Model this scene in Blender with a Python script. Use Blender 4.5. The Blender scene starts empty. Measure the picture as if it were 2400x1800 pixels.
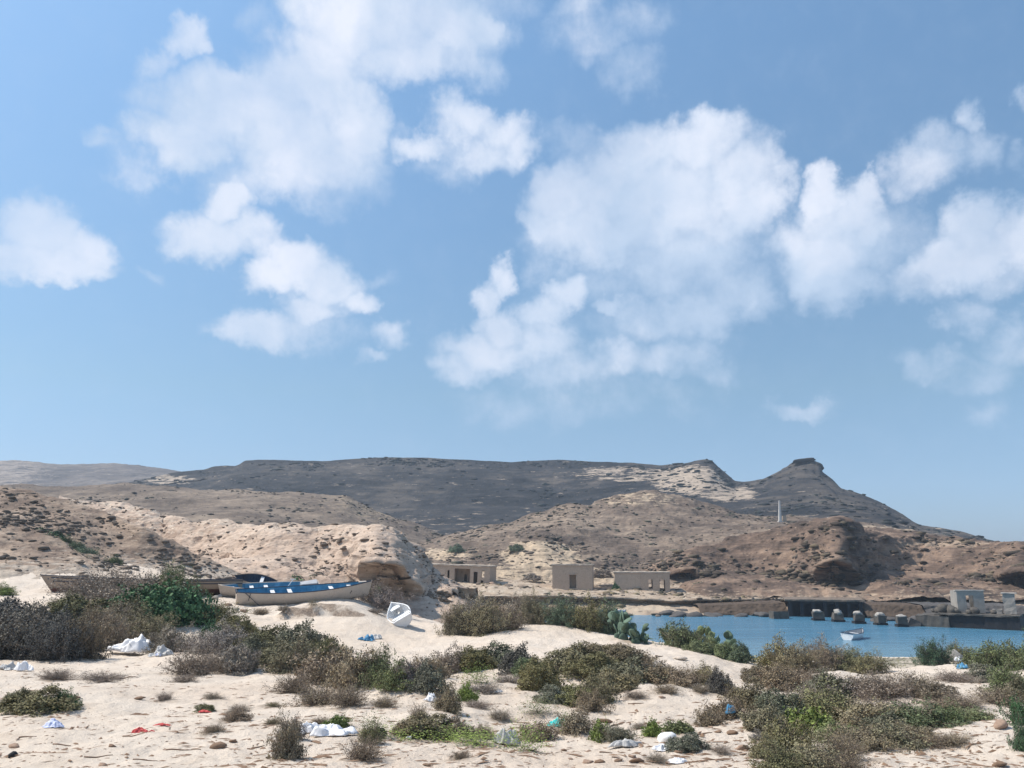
import bpy, math, random
import numpy as np
from mathutils import Vector, Matrix, Euler

R = math.radians
random.seed(7)
sc = bpy.context.scene
col = sc.collection

# ------------------------------------------------------------------ camera
CAM_Z = 8.5
F_PX = 1884.0
PITCH = math.atan2(411.0, F_PX)
cam_d = bpy.data.cameras.new('camera')
cam = bpy.data.objects.new('camera', cam_d); col.objects.link(cam)
cam.location = (0, 0, CAM_Z)
cam.rotation_euler = (math.pi / 2 + PITCH, 0, 0)
cam_d.sensor_width = 36
cam_d.lens = F_PX / 2400 * 36
cam_d.clip_start = 0.1
cam_d.clip_end = 9000
sc.camera = cam

# ------------------------------------------------------------------ light
SUN_EL = 52.0
SUN_AZ = -80.0            # degrees from +Y towards +X
sun_vec = Vector((math.sin(R(SUN_AZ)) * math.cos(R(SUN_EL)), math.cos(R(SUN_AZ)) * math.cos(R(SUN_EL)), math.sin(R(SUN_EL))))
sd = bpy.data.lights.new('sun', 'SUN'); sd.energy = 4.3; sd.angle = R(0.5); sd.color = (1.0, 0.93, 0.83)
sun = bpy.data.objects.new('sun', sd); col.objects.link(sun)
sun.rotation_euler = (-sun_vec).to_track_quat('-Z', 'Y').to_euler()
sc.view_settings.view_transform = 'Standard'
sc.view_settings.look = 'None'
sc.view_settings.exposure = 0.33
sc.view_settings.gamma = 1.0
sc.view_settings.use_curve_mapping = False
sc.cycles.max_bounces = 6
sc.cycles.volume_bounces = 1
sc.cycles.transparent_max_bounces = 8
sc.cycles.use_denoising = True

def ray(px, py):
    d = np.array([px - 1200.0, F_PX * math.cos(PITCH) - (900 - py) * math.sin(PITCH), F_PX * math.sin(PITCH) + (900 - py) * math.cos(PITCH)])
    return d
def at(px, py, Y):
    """point of the place that lies Y metres out and is seen along that direction"""
    d = ray(px, py); k = Y / d[1]
    return (d[0] * k, Y, CAM_Z + d[2] * k)

# ------------------------------------------------------------------ world: sky with cumulus
world = bpy.data.worlds.new('World'); sc.world = world; world.use_nodes = True
nt = world.node_tree; nt.nodes.clear()
def N(tree, kind, **kw):
    n = tree.nodes.new(kind)
    for k, v in kw.items(): setattr(n, k, v)
    return n
def math_n(tree, op, a, b=None, c=None, clamp=False):
    n = tree.nodes.new('ShaderNodeMath'); n.operation = op; n.use_clamp = clamp
    for i, v in enumerate((a, b, c)):
        if v is None: continue
        if isinstance(v, (int, float)): n.inputs[i].default_value = v
        else: tree.links.new(v, n.inputs[i])
    return n.outputs[0]
sky = N(nt, 'ShaderNodeTexSky', sky_type='NISHITA')
sky.sun_disc = False
sky.sun_elevation = R(SUN_EL); sky.sun_rotation = R(SUN_AZ)
sky.air_density = 1.0; sky.dust_density = 0.6; sky.ozone_density = 2.0; sky.altitude = 0
tc = N(nt, 'ShaderNodeTexCoord')
sep = N(nt, 'ShaderNodeSeparateXYZ'); nt.links.new(tc.outputs['Generated'], sep.inputs[0])
az = math_n(nt, 'ARCTAN2', sep.outputs[0], sep.outputs[1])
el = math_n(nt, 'ARCSINE', sep.outputs[2])
comb = N(nt, 'ShaderNodeCombineXYZ'); nt.links.new(az, comb.inputs[0]); nt.links.new(el, comb.inputs[1])
# domain warp
def noise_w(scale, detail, rough, off, src):
    m = N(nt, 'ShaderNodeMapping'); m.inputs['Location'].default_value = off; nt.links.new(src, m.inputs[0])
    n = N(nt, 'ShaderNodeTexNoise'); n.inputs['Scale'].default_value = scale; n.inputs['Detail'].default_value = detail
    n.inputs['Roughness'].default_value = rough; nt.links.new(m.outputs[0], n.inputs['Vector'])
    return n
wn = noise_w(9.0, 7, 0.58, (3, 1, 7), comb.outputs[0])
wsub = N(nt, 'ShaderNodeVectorMath', operation='SUBTRACT'); nt.links.new(wn.outputs['Color'], wsub.inputs[0]); wsub.inputs[1].default_value = (0.5, 0.5, 0.5)
wsc = N(nt, 'ShaderNodeVectorMath', operation='SCALE'); nt.links.new(wsub.outputs[0], wsc.inputs[0]); wsc.inputs['Scale'].default_value = 0.105
wadd = N(nt, 'ShaderNodeVectorMath', operation='ADD'); nt.links.new(comb.outputs[0], wadd.inputs[0]); nt.links.new(wsc.outputs[0], wadd.inputs[1])
wn2 = noise_w(34.0, 6, 0.62, (6, 2, 5), comb.outputs[0])
ws2 = N(nt, 'ShaderNodeVectorMath', operation='SUBTRACT'); nt.links.new(wn2.outputs['Color'], ws2.inputs[0]); ws2.inputs[1].default_value = (0.5, 0.5, 0.5)
wc2 = N(nt, 'ShaderNodeVectorMath', operation='SCALE'); nt.links.new(ws2.outputs[0], wc2.inputs[0]); wc2.inputs['Scale'].default_value = 0.032
wa2 = N(nt, 'ShaderNodeVectorMath', operation='ADD'); nt.links.new(wadd.outputs[0], wa2.inputs[0]); nt.links.new(wc2.outputs[0], wa2.inputs[1])
flat = N(nt, 'ShaderNodeVectorMath', operation='MULTIPLY'); nt.links.new(wa2.outputs[0], flat.inputs[0]); flat.inputs[1].default_value = (1, 1, 0)
BLOBS = [
 (860,40,200,120,1),(1050,60,150,120,1),(760,110,130,90,1),(1140,60,55,70,1),(960,150,180,70,.9),(880,-60,330,110,1),(700,-30,90,80,.9),(1100,150,90,60,.7),
 (430,85,60,50,.9),(380,140,50,45,.6),(460,105,45,35,.8),(600,130,60,30,.35),(600,30,50,60,.4),
 (560,280,220,115,1),(400,320,115,75,1),(720,220,160,105,1),(820,290,85,130,1),(700,350,210,120,1),(600,215,95,50,1),(440,370,90,60,.9),(650,440,190,60,.7),(240,335,70,35,.5),(310,410,75,55,.5),(760,170,110,80,1),(780,430,150,60,.5),
 (500,550,110,65,1),(560,480,65,55,1),(600,560,70,55,.8),
 (690,620,95,60,1),(780,650,85,70,1),(640,650,65,45,1),(850,690,45,45,.9),(740,720,95,50,.9),(600,770,115,45,.95),(560,785,60,35,.8),(690,770,90,45,.7),(770,780,100,50,.4),
 (90,550,95,90,1),(180,590,85,65,1),(10,590,110,60,1),(100,620,170,38,1),(-150,560,150,80,1),
 (1080,290,90,60,.9),(1170,310,95,55,.95),(980,340,80,45,.85),(1130,360,130,50,.7),(1220,350,55,45,.9),(1060,390,100,40,.4),(920,330,50,60,.4),
 (920,780,50,40,.6),(870,835,45,25,.6),(880,630,60,20,.35),(350,640,45,20,.35),
 (1420,50,150,100,.5),(1490,160,90,55,.42),(1370,130,45,35,.4),(1350,0,80,50,.5),
 (1500,345,115,75,1),(1620,345,125,70,1),(1720,410,110,95,1),(1790,460,75,85,1),(1450,450,160,120,1),(1330,480,95,95,1),(1270,540,55,65,.9),(1400,560,180,85,.95),(1560,470,170,130,1),(1340,340,70,60,.5),(1620,590,210,95,.75),(1720,510,140,85,.8),(1270,600,60,60,.5),
 (1450,660,220,60,.5),(1650,660,200,75,.62),(1560,620,280,120,.35),
 (1930,460,52,58,1),(2040,460,66,52,1),(1980,520,125,75,1),(1930,600,125,110,1),(1890,560,60,80,.9),(1980,670,140,70,.7),(2080,560,120,90,.6),
 (2290,270,50,55,.65),(2210,360,85,60,.65),(2160,400,90,70,.7),(2290,370,70,70,.55),(2400,220,35,60,.5),(2390,390,50,40,.4),
 (2270,530,85,65,.95),(2250,600,140,75,1),(2390,570,110,75,1),(2350,650,140,55,.6),(2170,650,100,60,.6),(2520,560,140,110,.8),
 (1170,640,38,42,1),(1145,690,38,50,.9),(1180,760,65,55,.9),(1320,680,62,48,1),(1270,725,65,60,.9),(1160,820,130,52,.9),(1090,865,85,38,.8),(1250,800,110,62,.8),(1310,860,130,60,.6),
 (1430,710,45,28,.7),(1520,750,95,62,.7),(1620,760,110,65,.75),(1720,710,115,75,.75),(1440,840,95,52,.65),(1560,850,110,52,.65),(1650,880,70,40,.45),(1400,930,300,50,.35),(1200,955,140,60,.4),(1500,780,260,130,.3),
 (1850,955,100,30,.5),
 (2260,730,65,50,.5),(2360,790,95,60,.5),(2190,840,85,40,.45),(2300,860,110,50,.42),(2310,950,75,50,.42),(2470,800,120,90,.5),
]
def azel(px, py):
    d = ray(px, py); d = d / np.linalg.norm(d)
    return math.atan2(d[0], d[1]), math.asin(d[2])
acc = None
for (px, py, rx, ry, s) in BLOBS:
    a0, e0 = azel(px, py); a1, e1 = azel(px + rx, py); a2, e2 = azel(px, py - ry)
    ra = max(abs(a1 - a0), 1e-3) * 1.28; re = max(abs(e2 - e0), 1e-3) * 1.28
    m = N(nt, 'ShaderNodeVectorMath', operation='MULTIPLY_ADD'); nt.links.new(flat.outputs[0], m.inputs[0])
    m.inputs[1].default_value = (1 / ra, 1 / re, 0); m.inputs[2].default_value = (-a0 / ra, -e0 / re, 0)
    d = N(nt, 'ShaderNodeVectorMath', operation='DOT_PRODUCT'); nt.links.new(m.outputs[0], d.inputs[0]); nt.links.new(m.outputs[0], d.inputs[1])
    f = math_n(nt, 'MULTIPLY_ADD', d.outputs['Value'], -s, s, clamp=True)
    acc = f if acc is None else math_n(nt, 'SMOOTH_MAX', acc, f, 0.12)
# clouds beyond the part of the sky in view: broken cumulus from noise
gn = noise_w(3.2, 6, 0.55, (11, 4, 2), comb.outputs[0])
aa = math_n(nt, 'ABSOLUTE', az)
outside = math_n(nt, 'MAXIMUM', math_n(nt, 'MULTIPLY', math_n(nt, 'SUBTRACT', aa, 0.62), 6, clamp=True), math_n(nt, 'MULTIPLY', math_n(nt, 'SUBTRACT', el, 0.75), 6, clamp=True))
gen = math_n(nt, 'MULTIPLY', math_n(nt, 'MULTIPLY', math_n(nt, 'SUBTRACT', gn.outputs['Fac'], 0.5), 5, clamp=True), outside)
elm = math_n(nt, 'MULTIPLY', math_n(nt, 'SUBTRACT', el, 0.12), 8, clamp=True)
acc = math_n(nt, 'MAXIMUM', acc, math_n(nt, 'MULTIPLY', gen, elm))
fine = noise_w(26.0, 8, 0.6, (0, 5, 1), comb.outputs[0])
finem = math_n(nt, 'MULTIPLY', math_n(nt, 'SUBTRACT', fine.outputs['Fac'], 0.5), 0.75)
dens = math_n(nt, 'ADD', acc, math_n(nt, 'MULTIPLY', finem, math_n(nt, 'MULTIPLY', acc, 5, clamp=True)))
mr = N(nt, 'ShaderNodeMapRange', interpolation_type='SMOOTHSTEP'); nt.links.new(dens, mr.inputs[0])
mr.inputs[1].default_value = 0.05; mr.inputs[2].default_value = 0.92
an = noise_w(5.5, 5, 0.55, (2, 9, 4), wadd.outputs[0])
amod = N(nt, 'ShaderNodeMapRange'); nt.links.new(an.outputs['Fac'], amod.inputs[0]); amod.inputs[1].default_value = 0.36; amod.inputs[2].default_value = 0.56; amod.inputs[3].default_value = 0.70; amod.inputs[4].default_value = 0.97
alpha = math_n(nt, 'MULTIPLY', mr.outputs[0], amod.outputs[0])
# cloud body tone: thick parts white, thin and under parts bluish grey
bn = noise_w(7.5, 4, 0.5, (8, 2, 3), wadd.outputs[0])
tone = math_n(nt, 'ADD', math_n(nt, 'MULTIPLY', bn.outputs['Fac'], 1.5), math_n(nt, 'MULTIPLY', dens, 0.35))
ctone = N(nt, 'ShaderNodeMapRange'); nt.links.new(tone, ctone.inputs[0]); ctone.inputs[1].default_value = 0.82; ctone.inputs[2].default_value = 1.32
cmix = N(nt, 'ShaderNodeMix', data_type='RGBA'); nt.links.new(ctone.outputs[0], cmix.inputs[0])
SKY_K = 0.1
cmix.inputs[6].default_value = (4.7, 5.7, 7.2, 1); cmix.inputs[7].default_value = (7.0, 7.35, 8.3, 1)
tint = N(nt, 'ShaderNodeMix', data_type='RGBA', blend_type='MULTIPLY'); tint.inputs[0].default_value = 1
nt.links.new(sky.outputs[0], tint.inputs[6])
tr_ = N(nt, 'ShaderNodeValToRGB'); nt.links.new(el, tr_.inputs[0])
cr = tr_.color_ramp; cr.elements[0].position = 0.0; cr.elements[0].color = (0.33, 0.40, 0.60, 1)
cr.elements[1].position = 0.62; cr.elements[1].color = (0.80, 0.945, 0.93, 1)
e_ = cr.elements.new(0.2); e_.color = (0.535, 0.60, 0.60, 1)
t2_ = N(nt, 'ShaderNodeVectorMath', operation='SCALE'); nt.links.new(tr_.outputs[0], t2_.inputs[0]); t2_.inputs['Scale'].default_value = 1.63
nt.links.new(t2_.outputs[0], tint.inputs[7])
fin = N(nt, 'ShaderNodeMix', data_type='RGBA'); nt.links.new(alpha, fin.inputs[0])
nt.links.new(tint.outputs[2], fin.inputs[6]); nt.links.new(cmix.outputs[2], fin.inputs[7])
bg = N(nt, 'ShaderNodeBackground'); bg.inputs[1].default_value = SKY_K; nt.links.new(fin.outputs[2], bg.inputs[0])
out = N(nt, 'ShaderNodeOutputWorld'); nt.links.new(bg.outputs[0], out.inputs[0])
world.cycles.sampling_method = 'MANUAL'; world.cycles.sample_map_resolution = 512

# ------------------------------------------------------------------ helpers
def tag(o, label=None, cat=None, group=None, kind=None):
    if label: o['label'] = label
    if cat: o['category'] = cat
    if group: o['group'] = group
    if kind: o['kind'] = kind
    return o
def empty(name, loc, rz=0.0, rot=None):
    o = bpy.data.objects.new(name, None); col.objects.link(o)
    o.location = loc; o.rotation_euler = rot if rot is not None else (0, 0, rz); o.empty_display_size = 0.2
    return o
def np_mesh(name, V, F, mat=None, smooth=False, attrs=None):
    """V (n,3), F (m,k) with k = 3 or 4"""
    me = bpy.data.meshes.new(name)
    V = np.ascontiguousarray(V, dtype=np.float32); F = np.ascontiguousarray(F, dtype=np.int32)
    k = F.shape[1]
    me.vertices.add(len(V)); me.vertices.foreach_set('co', V.ravel())
    me.loops.add(F.size); me.loops.foreach_set('vertex_index', F.ravel())
    me.polygons.add(len(F)); me.polygons.foreach_set('loop_start', np.arange(0, F.size, k, dtype=np.int32))
    me.polygons.foreach_set('loop_total', np.full(len(F), k, dtype=np.int32))
    if smooth: me.polygons.foreach_set('use_smooth', np.ones(len(F), dtype=bool))
    me.update(calc_edges=True)
    if attrs:
        for an, (dom, arr) in attrs.items():
            a = me.attributes.new(an, 'FLOAT', dom); a.data.foreach_set('value', np.ascontiguousarray(arr, dtype=np.float32))
    if mat: me.materials.append(mat)
    return me
def link(name, me, parent=None, loc=None):
    o = bpy.data.objects.new(name, me); col.objects.link(o)
    if parent: o.parent = parent
    if loc is not None: o.location = loc
    return o
class MB:
    """collects boxes, tubes and loose faces into one mesh"""
    def __init__(s): s.v = []; s.f = []
    def add(s, v, f):
        b = len(s.v); s.v += [tuple(p) for p in v]; s.f += [tuple(i + b for i in q) for q in f]
    def box(s, c, d, rot=None, jit=0.0, taper=1.0):
        v = []
        for z in (-1, 1):
            k = taper if z > 0 else 1.0
            for x, y in ((-1, -1), (1, -1), (1, 1), (-1, 1)):
                p = Vector((x * d[0] / 2 * k, y * d[1] / 2 * k, z * d[2] / 2))
                if jit: p += Vector((random.uniform(-jit, jit), random.uniform(-jit, jit), random.uniform(-jit, jit)))
                if rot: p = Euler(rot).to_matrix() @ p
                v.append(p + Vector(c))
        s.add(v, [(0, 3, 2, 1), (4, 5, 6, 7), (0, 1, 5, 4), (1, 2, 6, 5), (2, 3, 7, 6), (3, 0, 4, 7)])
    def tube(s, pts, r, n=6, r1=None):
        pts = [Vector(p) for p in pts]; rings = []
        for i, p in enumerate(pts):
            t = (pts[min(i + 1, len(pts) - 1)] - pts[max(i - 1, 0)]).normalized()
            a = t.cross(Vector((0, 0, 1)));
            if a.length < 1e-3: a = t.cross(Vector((1, 0, 0)))
            a.normalize(); b = t.cross(a)
            rr = r if r1 is None else r + (r1 - r) * i / max(1, len(pts) - 1)
            rings.append([p + a * math.cos(2 * math.pi * j / n) * rr + b * math.sin(2 * math.pi * j / n) * rr for j in range(n)])
        v = [q for rg in rings for q in rg]; f = []
        for i in range(len(rings) - 1):
            for j in range(n):
                f.append((i * n + j, i * n + (j + 1) % n, (i + 1) * n + (j + 1) % n, (i + 1) * n + j))
        f.append(tuple(range(n))[::-1]); f.append(tuple((len(rings) - 1) * n + j for j in range(n)))
        s.add(v, f)
    def build(s, name, mat, parent=None, smooth=False, loc=None):
        me = bpy.data.meshes.new(name); me.from_pydata([tuple(p) for p in s.v], [], s.f); me.update()
        if smooth: me.polygons.foreach_set('use_smooth', [True] * len(me.polygons))
        if mat: me.materials.append(mat)
        return link(name, me, parent, loc)

# vectorised gradient noise
_rng = np.random.default_rng(5)
_perm = np.concatenate([_rng.permutation(256)] * 3).astype(np.int64)
_g3 = _rng.normal(size=(256, 3)); _g3 /= np.linalg.norm(_g3, axis=1)[:, None]
_g2a = _rng.uniform(0, 2 * np.pi, 256); _g2 = np.stack([np.cos(_g2a), np.sin(_g2a)], 1)
def _fade(t): return t * t * t * (t * (t * 6 - 15) + 10)
def n2(x, y):
    xi = np.floor(x).astype(np.int64); yi = np.floor(y).astype(np.int64); xf = x - xi; yf = y - yi
    xi &= 255; yi &= 255; u = _fade(xf); v = _fade(yf)
    def g(ix, iy, fx, fy):
        h = _perm[_perm[ix] + iy]; gg = _g2[h]; return gg[..., 0] * fx + gg[..., 1] * fy
    a = g(xi, yi, xf, yf); b = g((xi + 1) & 255, yi, xf - 1, yf); c = g(xi, (yi + 1) & 255, xf, yf - 1); d = g((xi + 1) & 255, (yi + 1) & 255, xf - 1, yf - 1)
    return (a + (b - a) * u) * (1 - v) + (c + (d - c) * u) * v
def n3(x, y, z):
    xi = np.floor(x).astype(np.int64); yi = np.floor(y).astype(np.int64); zi = np.floor(z).astype(np.int64)
    xf = x - xi; yf = y - yi; zf = z - zi; xi &= 255; yi &= 255; zi &= 255
    u = _fade(xf); v = _fade(yf); w = _fade(zf)
    def g(ix, iy, iz, fx, fy, fz):
        h = _perm[_perm[_perm[ix] + iy] + iz]; gg = _g3[h]; return gg[..., 0] * fx + gg[..., 1] * fy + gg[..., 2] * fz
    r = 0
    x1 = (xi + 1) & 255; y1 = (yi + 1) & 255; z1 = (zi + 1) & 255
    def pl(iz, fz):
        a = g(xi, yi, iz, xf, yf, fz); b = g(x1, yi, iz, xf - 1, yf, fz); c = g(xi, y1, iz, xf, yf - 1, fz); d = g(x1, y1, iz, xf - 1, yf - 1, fz)
        return (a + (b - a) * u) * (1 - v) + (c + (d - c) * u) * v
    p = pl(zi, zf); q = pl(z1, zf - 1)
    return p + (q - p) * w
def fbm2(x, y, o=4, g=0.5):
    r = 0; a = 1; s = 0
    for i in range(o): r = r + a * n2(x + 17.3 * i, y + 5.1 * i); s += a; a *= g; x = x * 2.03; y = y * 2.03
    return r / s * 1.6
def fbm3(x, y, z, o=4, g=0.5):
    r = 0; a = 1; s = 0
    for i in range(o): r = r + a * n3(x + 17.3 * i, y + 5.1 * i, z + 9.7 * i); s += a; a *= g; x = x * 2.03; y = y * 2.03; z = z * 2.03
    return r / s * 1.6
def ridged3(x, y, z, o=4, g=0.5):
    r = 0; a = 1; s = 0
    for i in range(o): r = r + a * (1 - 2.2 * np.abs(n3(x + 17.3 * i, y + 5.1 * i, z + 9.7 * i))); s += a; a *= g; x = x * 2.03; y = y * 2.03; z = z * 2.03
    return r / s
def sstep(a, b, x):
    t = np.clip((x - a) / (b - a), 0, 1); return t * t * (3 - 2 * t)

# ------------------------------------------------------------------ materials
def new_mat(name):
    m = bpy.data.materials.new(name); m.use_nodes = True; t = m.node_tree; t.nodes.clear()
    o = N(t, 'ShaderNodeOutputMaterial'); p = N(t, 'ShaderNodeBsdfPrincipled'); t.links.new(p.outputs[0], o.inputs[0])
    p.inputs['Roughness'].default_value = 0.9; p.inputs['Specular IOR Level'].default_value = 0.2
    return m, t, p
def mnoise(t, scale, detail=6, rough=0.6, vec=None, off=None, sc3=None):
    n = N(t, 'ShaderNodeTexNoise'); n.inputs['Scale'].default_value = scale; n.inputs['Detail'].default_value = detail; n.inputs['Roughness'].default_value = rough
    if vec is None: vec = N(t, 'ShaderNodeTexCoord').outputs['Object']
    if off or sc3:
        mp = N(t, 'ShaderNodeMapping'); mp.inputs['Location'].default_value = off or (0, 0, 0); mp.inputs['Scale'].default_value = sc3 or (1, 1, 1)
        t.links.new(vec, mp.inputs[0]); vec = mp.outputs[0]
    t.links.new(vec, n.inputs['Vector']); return n.outputs['Fac']
def ramp(t, fac, stops):
    r = N(t, 'ShaderNodeValToRGB'); cr = r.color_ramp
    while len(cr.elements) > 1: cr.elements.remove(cr.elements[-1])
    cr.elements[0].position = stops[0][0]; cr.elements[0].color = (*stops[0][1], 1)
    for p, c in stops[1:]:
        e = cr.elements.new(p); e.color = (*c, 1)
    t.links.new(fac, r.inputs[0]); return r.outputs[0]
def mix(t, fac, a, b, mode='MIX'):
    m = N(t, 'ShaderNodeMix', data_type='RGBA', blend_type=mode)
    if isinstance(fac, (int, float)): m.inputs[0].default_value = fac
    else: t.links.new(fac, m.inputs[0])
    for i, v in ((6, a), (7, b)):
        if isinstance(v, tuple): m.inputs[i].default_value = (*v, 1)
        else: t.links.new(v, m.inputs[i])
    return m.outputs[2]
def rng_map(t, v, a, b, c=0.0, d=1.0):
    m = N(t, 'ShaderNodeMapRange'); t.links.new(v, m.inputs[0])
    for i, q in enumerate((a, b, c, d)): m.inputs[i + 1].default_value = q
    return m.outputs[0]
def bump(t, p, h, strength, dist):
    b = N(t, 'ShaderNodeBump'); b.inputs['Strength'].default_value = strength; b.inputs['Distance'].default_value = dist
    t.links.new(h, b.inputs['Height']); t.links.new(b.outputs[0], p.inputs['Normal'])
def attr(t, name):
    a = N(t, 'ShaderNodeAttribute'); a.attribute_name = name; return a.outputs['Fac']
def add_f(t, a, b, k=1.0): return math_n(t, 'MULTIPLY_ADD', b, k, a)

def mat_hill(name, dark, mid, light, pale, s=1.0, bd=1.0, speck=(0.07, 0.06, 0.055), speck_amt=0.6, strat=0.6):
    """weathered rock and scree; attribute 'pale' lays bare the lighter bedrock and paints sunlit patches"""
    m, t, p = new_mat(name)
    big = mnoise(t, 0.035 * s, 6, 0.62, sc3=(1, 1, 2.2)); med = mnoise(t, 0.25 * s, 9, 0.7, sc3=(0.8, 0.8, 3.0), off=(5, 2, 8)); fn = mnoise(t, 1.3 * s, 6, 0.7, off=(1, 7, 3))
    tone = math_n(t, 'MULTIPLY_ADD', med, 0.5, math_n(t, 'MULTIPLY', big, 0.5))
    c = ramp(t, tone, [(0.41, dark), (0.5, mid), (0.59, light)])
    pn = math_n(t, 'ADD', attr(t, 'pale'), math_n(t, 'MULTIPLY', math_n(t, 'SUBTRACT', mnoise(t, 0.8 * s, 8, 0.75, sc3=(0.5, 0.5, 3.2), off=(2, 3, 4)), 0.5), 3.6))
    c = mix(t, rng_map(t, pn, 0.38, 0.58), c, mix(t, rng_map(t, fn, 0.35, 0.65), tuple(x * 0.72 for x in pale), pale))
    sp = mnoise(t, 0.9 * s, 3, 0.6, off=(9, 9, 1), sc3=(1, 1, 1.6))
    c = mix(t, rng_map(t, sp, 0.62, 0.69, 0, speck_amt), c, speck)
    c = mix(t, rng_map(t, fn, 0.3, 0.7, 0.0, 1.0), mix(t, 1.0, c, (0.82, 0.82, 0.82), 'MULTIPLY'), c)
    st = mnoise(t, 0.55 * s, 7, 0.65, sc3=(0.22, 0.22, 5.0), off=(3, 8, 2))
    c = mix(t, rng_map(t, st, 0.55, 0.63, 0, strat), c, dark)
    t.links.new(c, p.inputs['Base Color'])
    h = add_f(t, add_f(t, math_n(t, 'MULTIPLY', med, 1.0), fn, 0.45), mnoise(t, 4.5 * s, 5, 0.7), 0.2)
    bump(t, p, h, 0.85, bd / s * 0.5)
    return m

def mat_sand():
    m, t, p = new_mat('dune_sand')
    a = mnoise(t, 0.12, 5, 0.6); b = mnoise(t, 1.4, 8, 0.7); f = mnoise(t, 9.0, 6, 0.75)
    c = ramp(t, a, [(0.35, (0.60, 0.50, 0.405)), (0.55, (0.66, 0.565, 0.47)), (0.7, (0.63, 0.52, 0.42))])
    c = mix(t, rng_map(t, b, 0.48, 0.72, 0, 0.42), c, (0.44, 0.34, 0.255))
    c = mix(t, rng_map(t, f, 0.62, 0.75, 0, 0.4), c, (0.33, 0.26, 0.20))
    # wrack and leaf litter soil under the scrub
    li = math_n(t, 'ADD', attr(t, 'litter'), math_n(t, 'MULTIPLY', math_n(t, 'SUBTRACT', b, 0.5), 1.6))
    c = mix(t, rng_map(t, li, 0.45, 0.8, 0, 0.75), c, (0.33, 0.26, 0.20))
    gr = math_n(t, 'ADD', attr(t, 'weed'), math_n(t, 'MULTIPLY', math_n(t, 'SUBTRACT', f, 0.5), 1.8))
    c = mix(t, rng_map(t, gr, 0.4, 0.8, 0, 0.9), c, mix(t, rng_map(t, b, 0.4, 0.6), (0.13, 0.12, 0.085), (0.25, 0.235, 0.17)))
    rk = math_n(t, 'ADD', attr(t, 'rocky'), math_n(t, 'MULTIPLY', math_n(t, 'SUBTRACT', b, 0.5), 1.4))  # 'rocky' also carries the painted shade of the bank face before the boats
    c = mix(t, rng_map(t, rk, 0.45, 0.7, 0, 0.9), c, mix(t, rng_map(t, f, 0.4, 0.6), (0.16, 0.115, 0.085), (0.36, 0.28, 0.215)))
    t.links.new(c, p.inputs['Base Color'])
    h = add_f(t, add_f(t, b, f, 0.25), mnoise(t, 45, 4, 0.7), 0.06)
    bump(t, p, h, 0.9, 0.16)
    return m

def mat_simple(name, c, rough=0.85, var=0.25, scale=3.0, stain=None, stain_amt=0.5, bumpd=0.01, spec=0.2, stain_lo=0.52, stain_hi=0.7):
    m, t, p = new_mat(name)
    n = mnoise(t, scale, 7, 0.65); k = mnoise(t, scale * 7, 5, 0.7, off=(4, 4, 4))
    cc = mix(t, rng_map(t, n, 0.3, 0.7), tuple(x * (1 - var) for x in c), tuple(min(1, x * (1 + var * 0.4)) for x in c))
    if stain: cc = mix(t, rng_map(t, add_f(t, math_n(t, 'MULTIPLY', n, 0.6), k, 0.4), stain_lo, stain_hi, 0, stain_amt), cc, stain)
    t.links.new(cc, p.inputs['Base Color']); p.inputs['Roughness'].default_value = rough; p.inputs['Specular IOR Level'].default_value = spec
    bump(t, p, add_f(t, n, k, 0.4), 0.8, bumpd)
    return m

def mat_leaf(name, bark=False):
    """leaf colour comes from the object's own colour, varied leaf by leaf"""
    m, t, p = new_mat(name)
    oi = N(t, 'ShaderNodeObjectInfo'); v = attr(t, 'v')
    c = mix(t, 1.0, oi.outputs['Color'], ramp(t, v, [(0.0, (0.55, 0.5, 0.5)), (0.35, (0.85, 0.82, 0.8)), (0.7, (1.15, 1.15, 1.05)), (1.0, (1.9, 1.8, 1.55))]), 'MULTIPLY')
    hs = N(t, 'ShaderNodeHueSaturation'); hs.inputs['Hue'].default_value = 0.5
    t.links.new(rng_map(t, oi.outputs['Random'], 0, 1, 0.85, 1.2), hs.inputs['Value'])
    t.links.new(c, hs.inputs['Color']); t.links.new(hs.outputs[0], p.inputs['Base Color'])
    p.inputs['Roughness'].default_value = 0.75
    return m

M = {}
M['leaf'] = mat_leaf('shrub_leaf')
M['bark'] = mat_simple('shrub_bark', (0.27, 0.215, 0.17), var=0.4, scale=6)
M['sand'] = mat_sand()
M['concrete'] = mat_simple('weathered_plaster', (0.54, 0.42, 0.32), var=0.35, scale=0.9, stain=(0.20, 0.15, 0.12), stain_amt=0.85, stain_lo=0.47, bumpd=0.06)
M['concrete2'] = mat_simple('patched_plaster', (0.58, 0.46, 0.355), var=0.3, scale=0.7, stain=(0.24, 0.18, 0.14), stain_amt=0.85, stain_lo=0.48, bumpd=0.05)
M['roofslab'] = mat_simple('roof_slab_concrete', (0.50, 0.42, 0.34), var=0.3, scale=1.5, bumpd=0.05)
M['pierstone'] = mat_simple('sea_worn_concrete', (0.12, 0.106, 0.092), var=0.45, scale=1.2, stain=(0.12, 0.11, 0.10), stain_amt=0.7, bumpd=0.1)
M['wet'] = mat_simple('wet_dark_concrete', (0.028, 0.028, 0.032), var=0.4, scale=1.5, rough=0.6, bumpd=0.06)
M['guano'] = mat_simple('whitened_rock', (0.40, 0.37, 0.335), var=0.35, scale=2.5, stain=(0.2, 0.18, 0.16), stain_amt=0.7, bumpd=0.08)
M['rock'] = mat_simple('shore_rock', (0.21, 0.165, 0.13), var=0.45, scale=1.3, stain=(0.09, 0.075, 0.065), stain_amt=0.8, bumpd=0.12)
M['darkrock'] = mat_simple('dark_shore_rock', (0.11, 0.10, 0.095), var=0.45, scale=1.3, stain=(0.05, 0.045, 0.045), stain_amt=0.8, bumpd=0.1)
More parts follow.
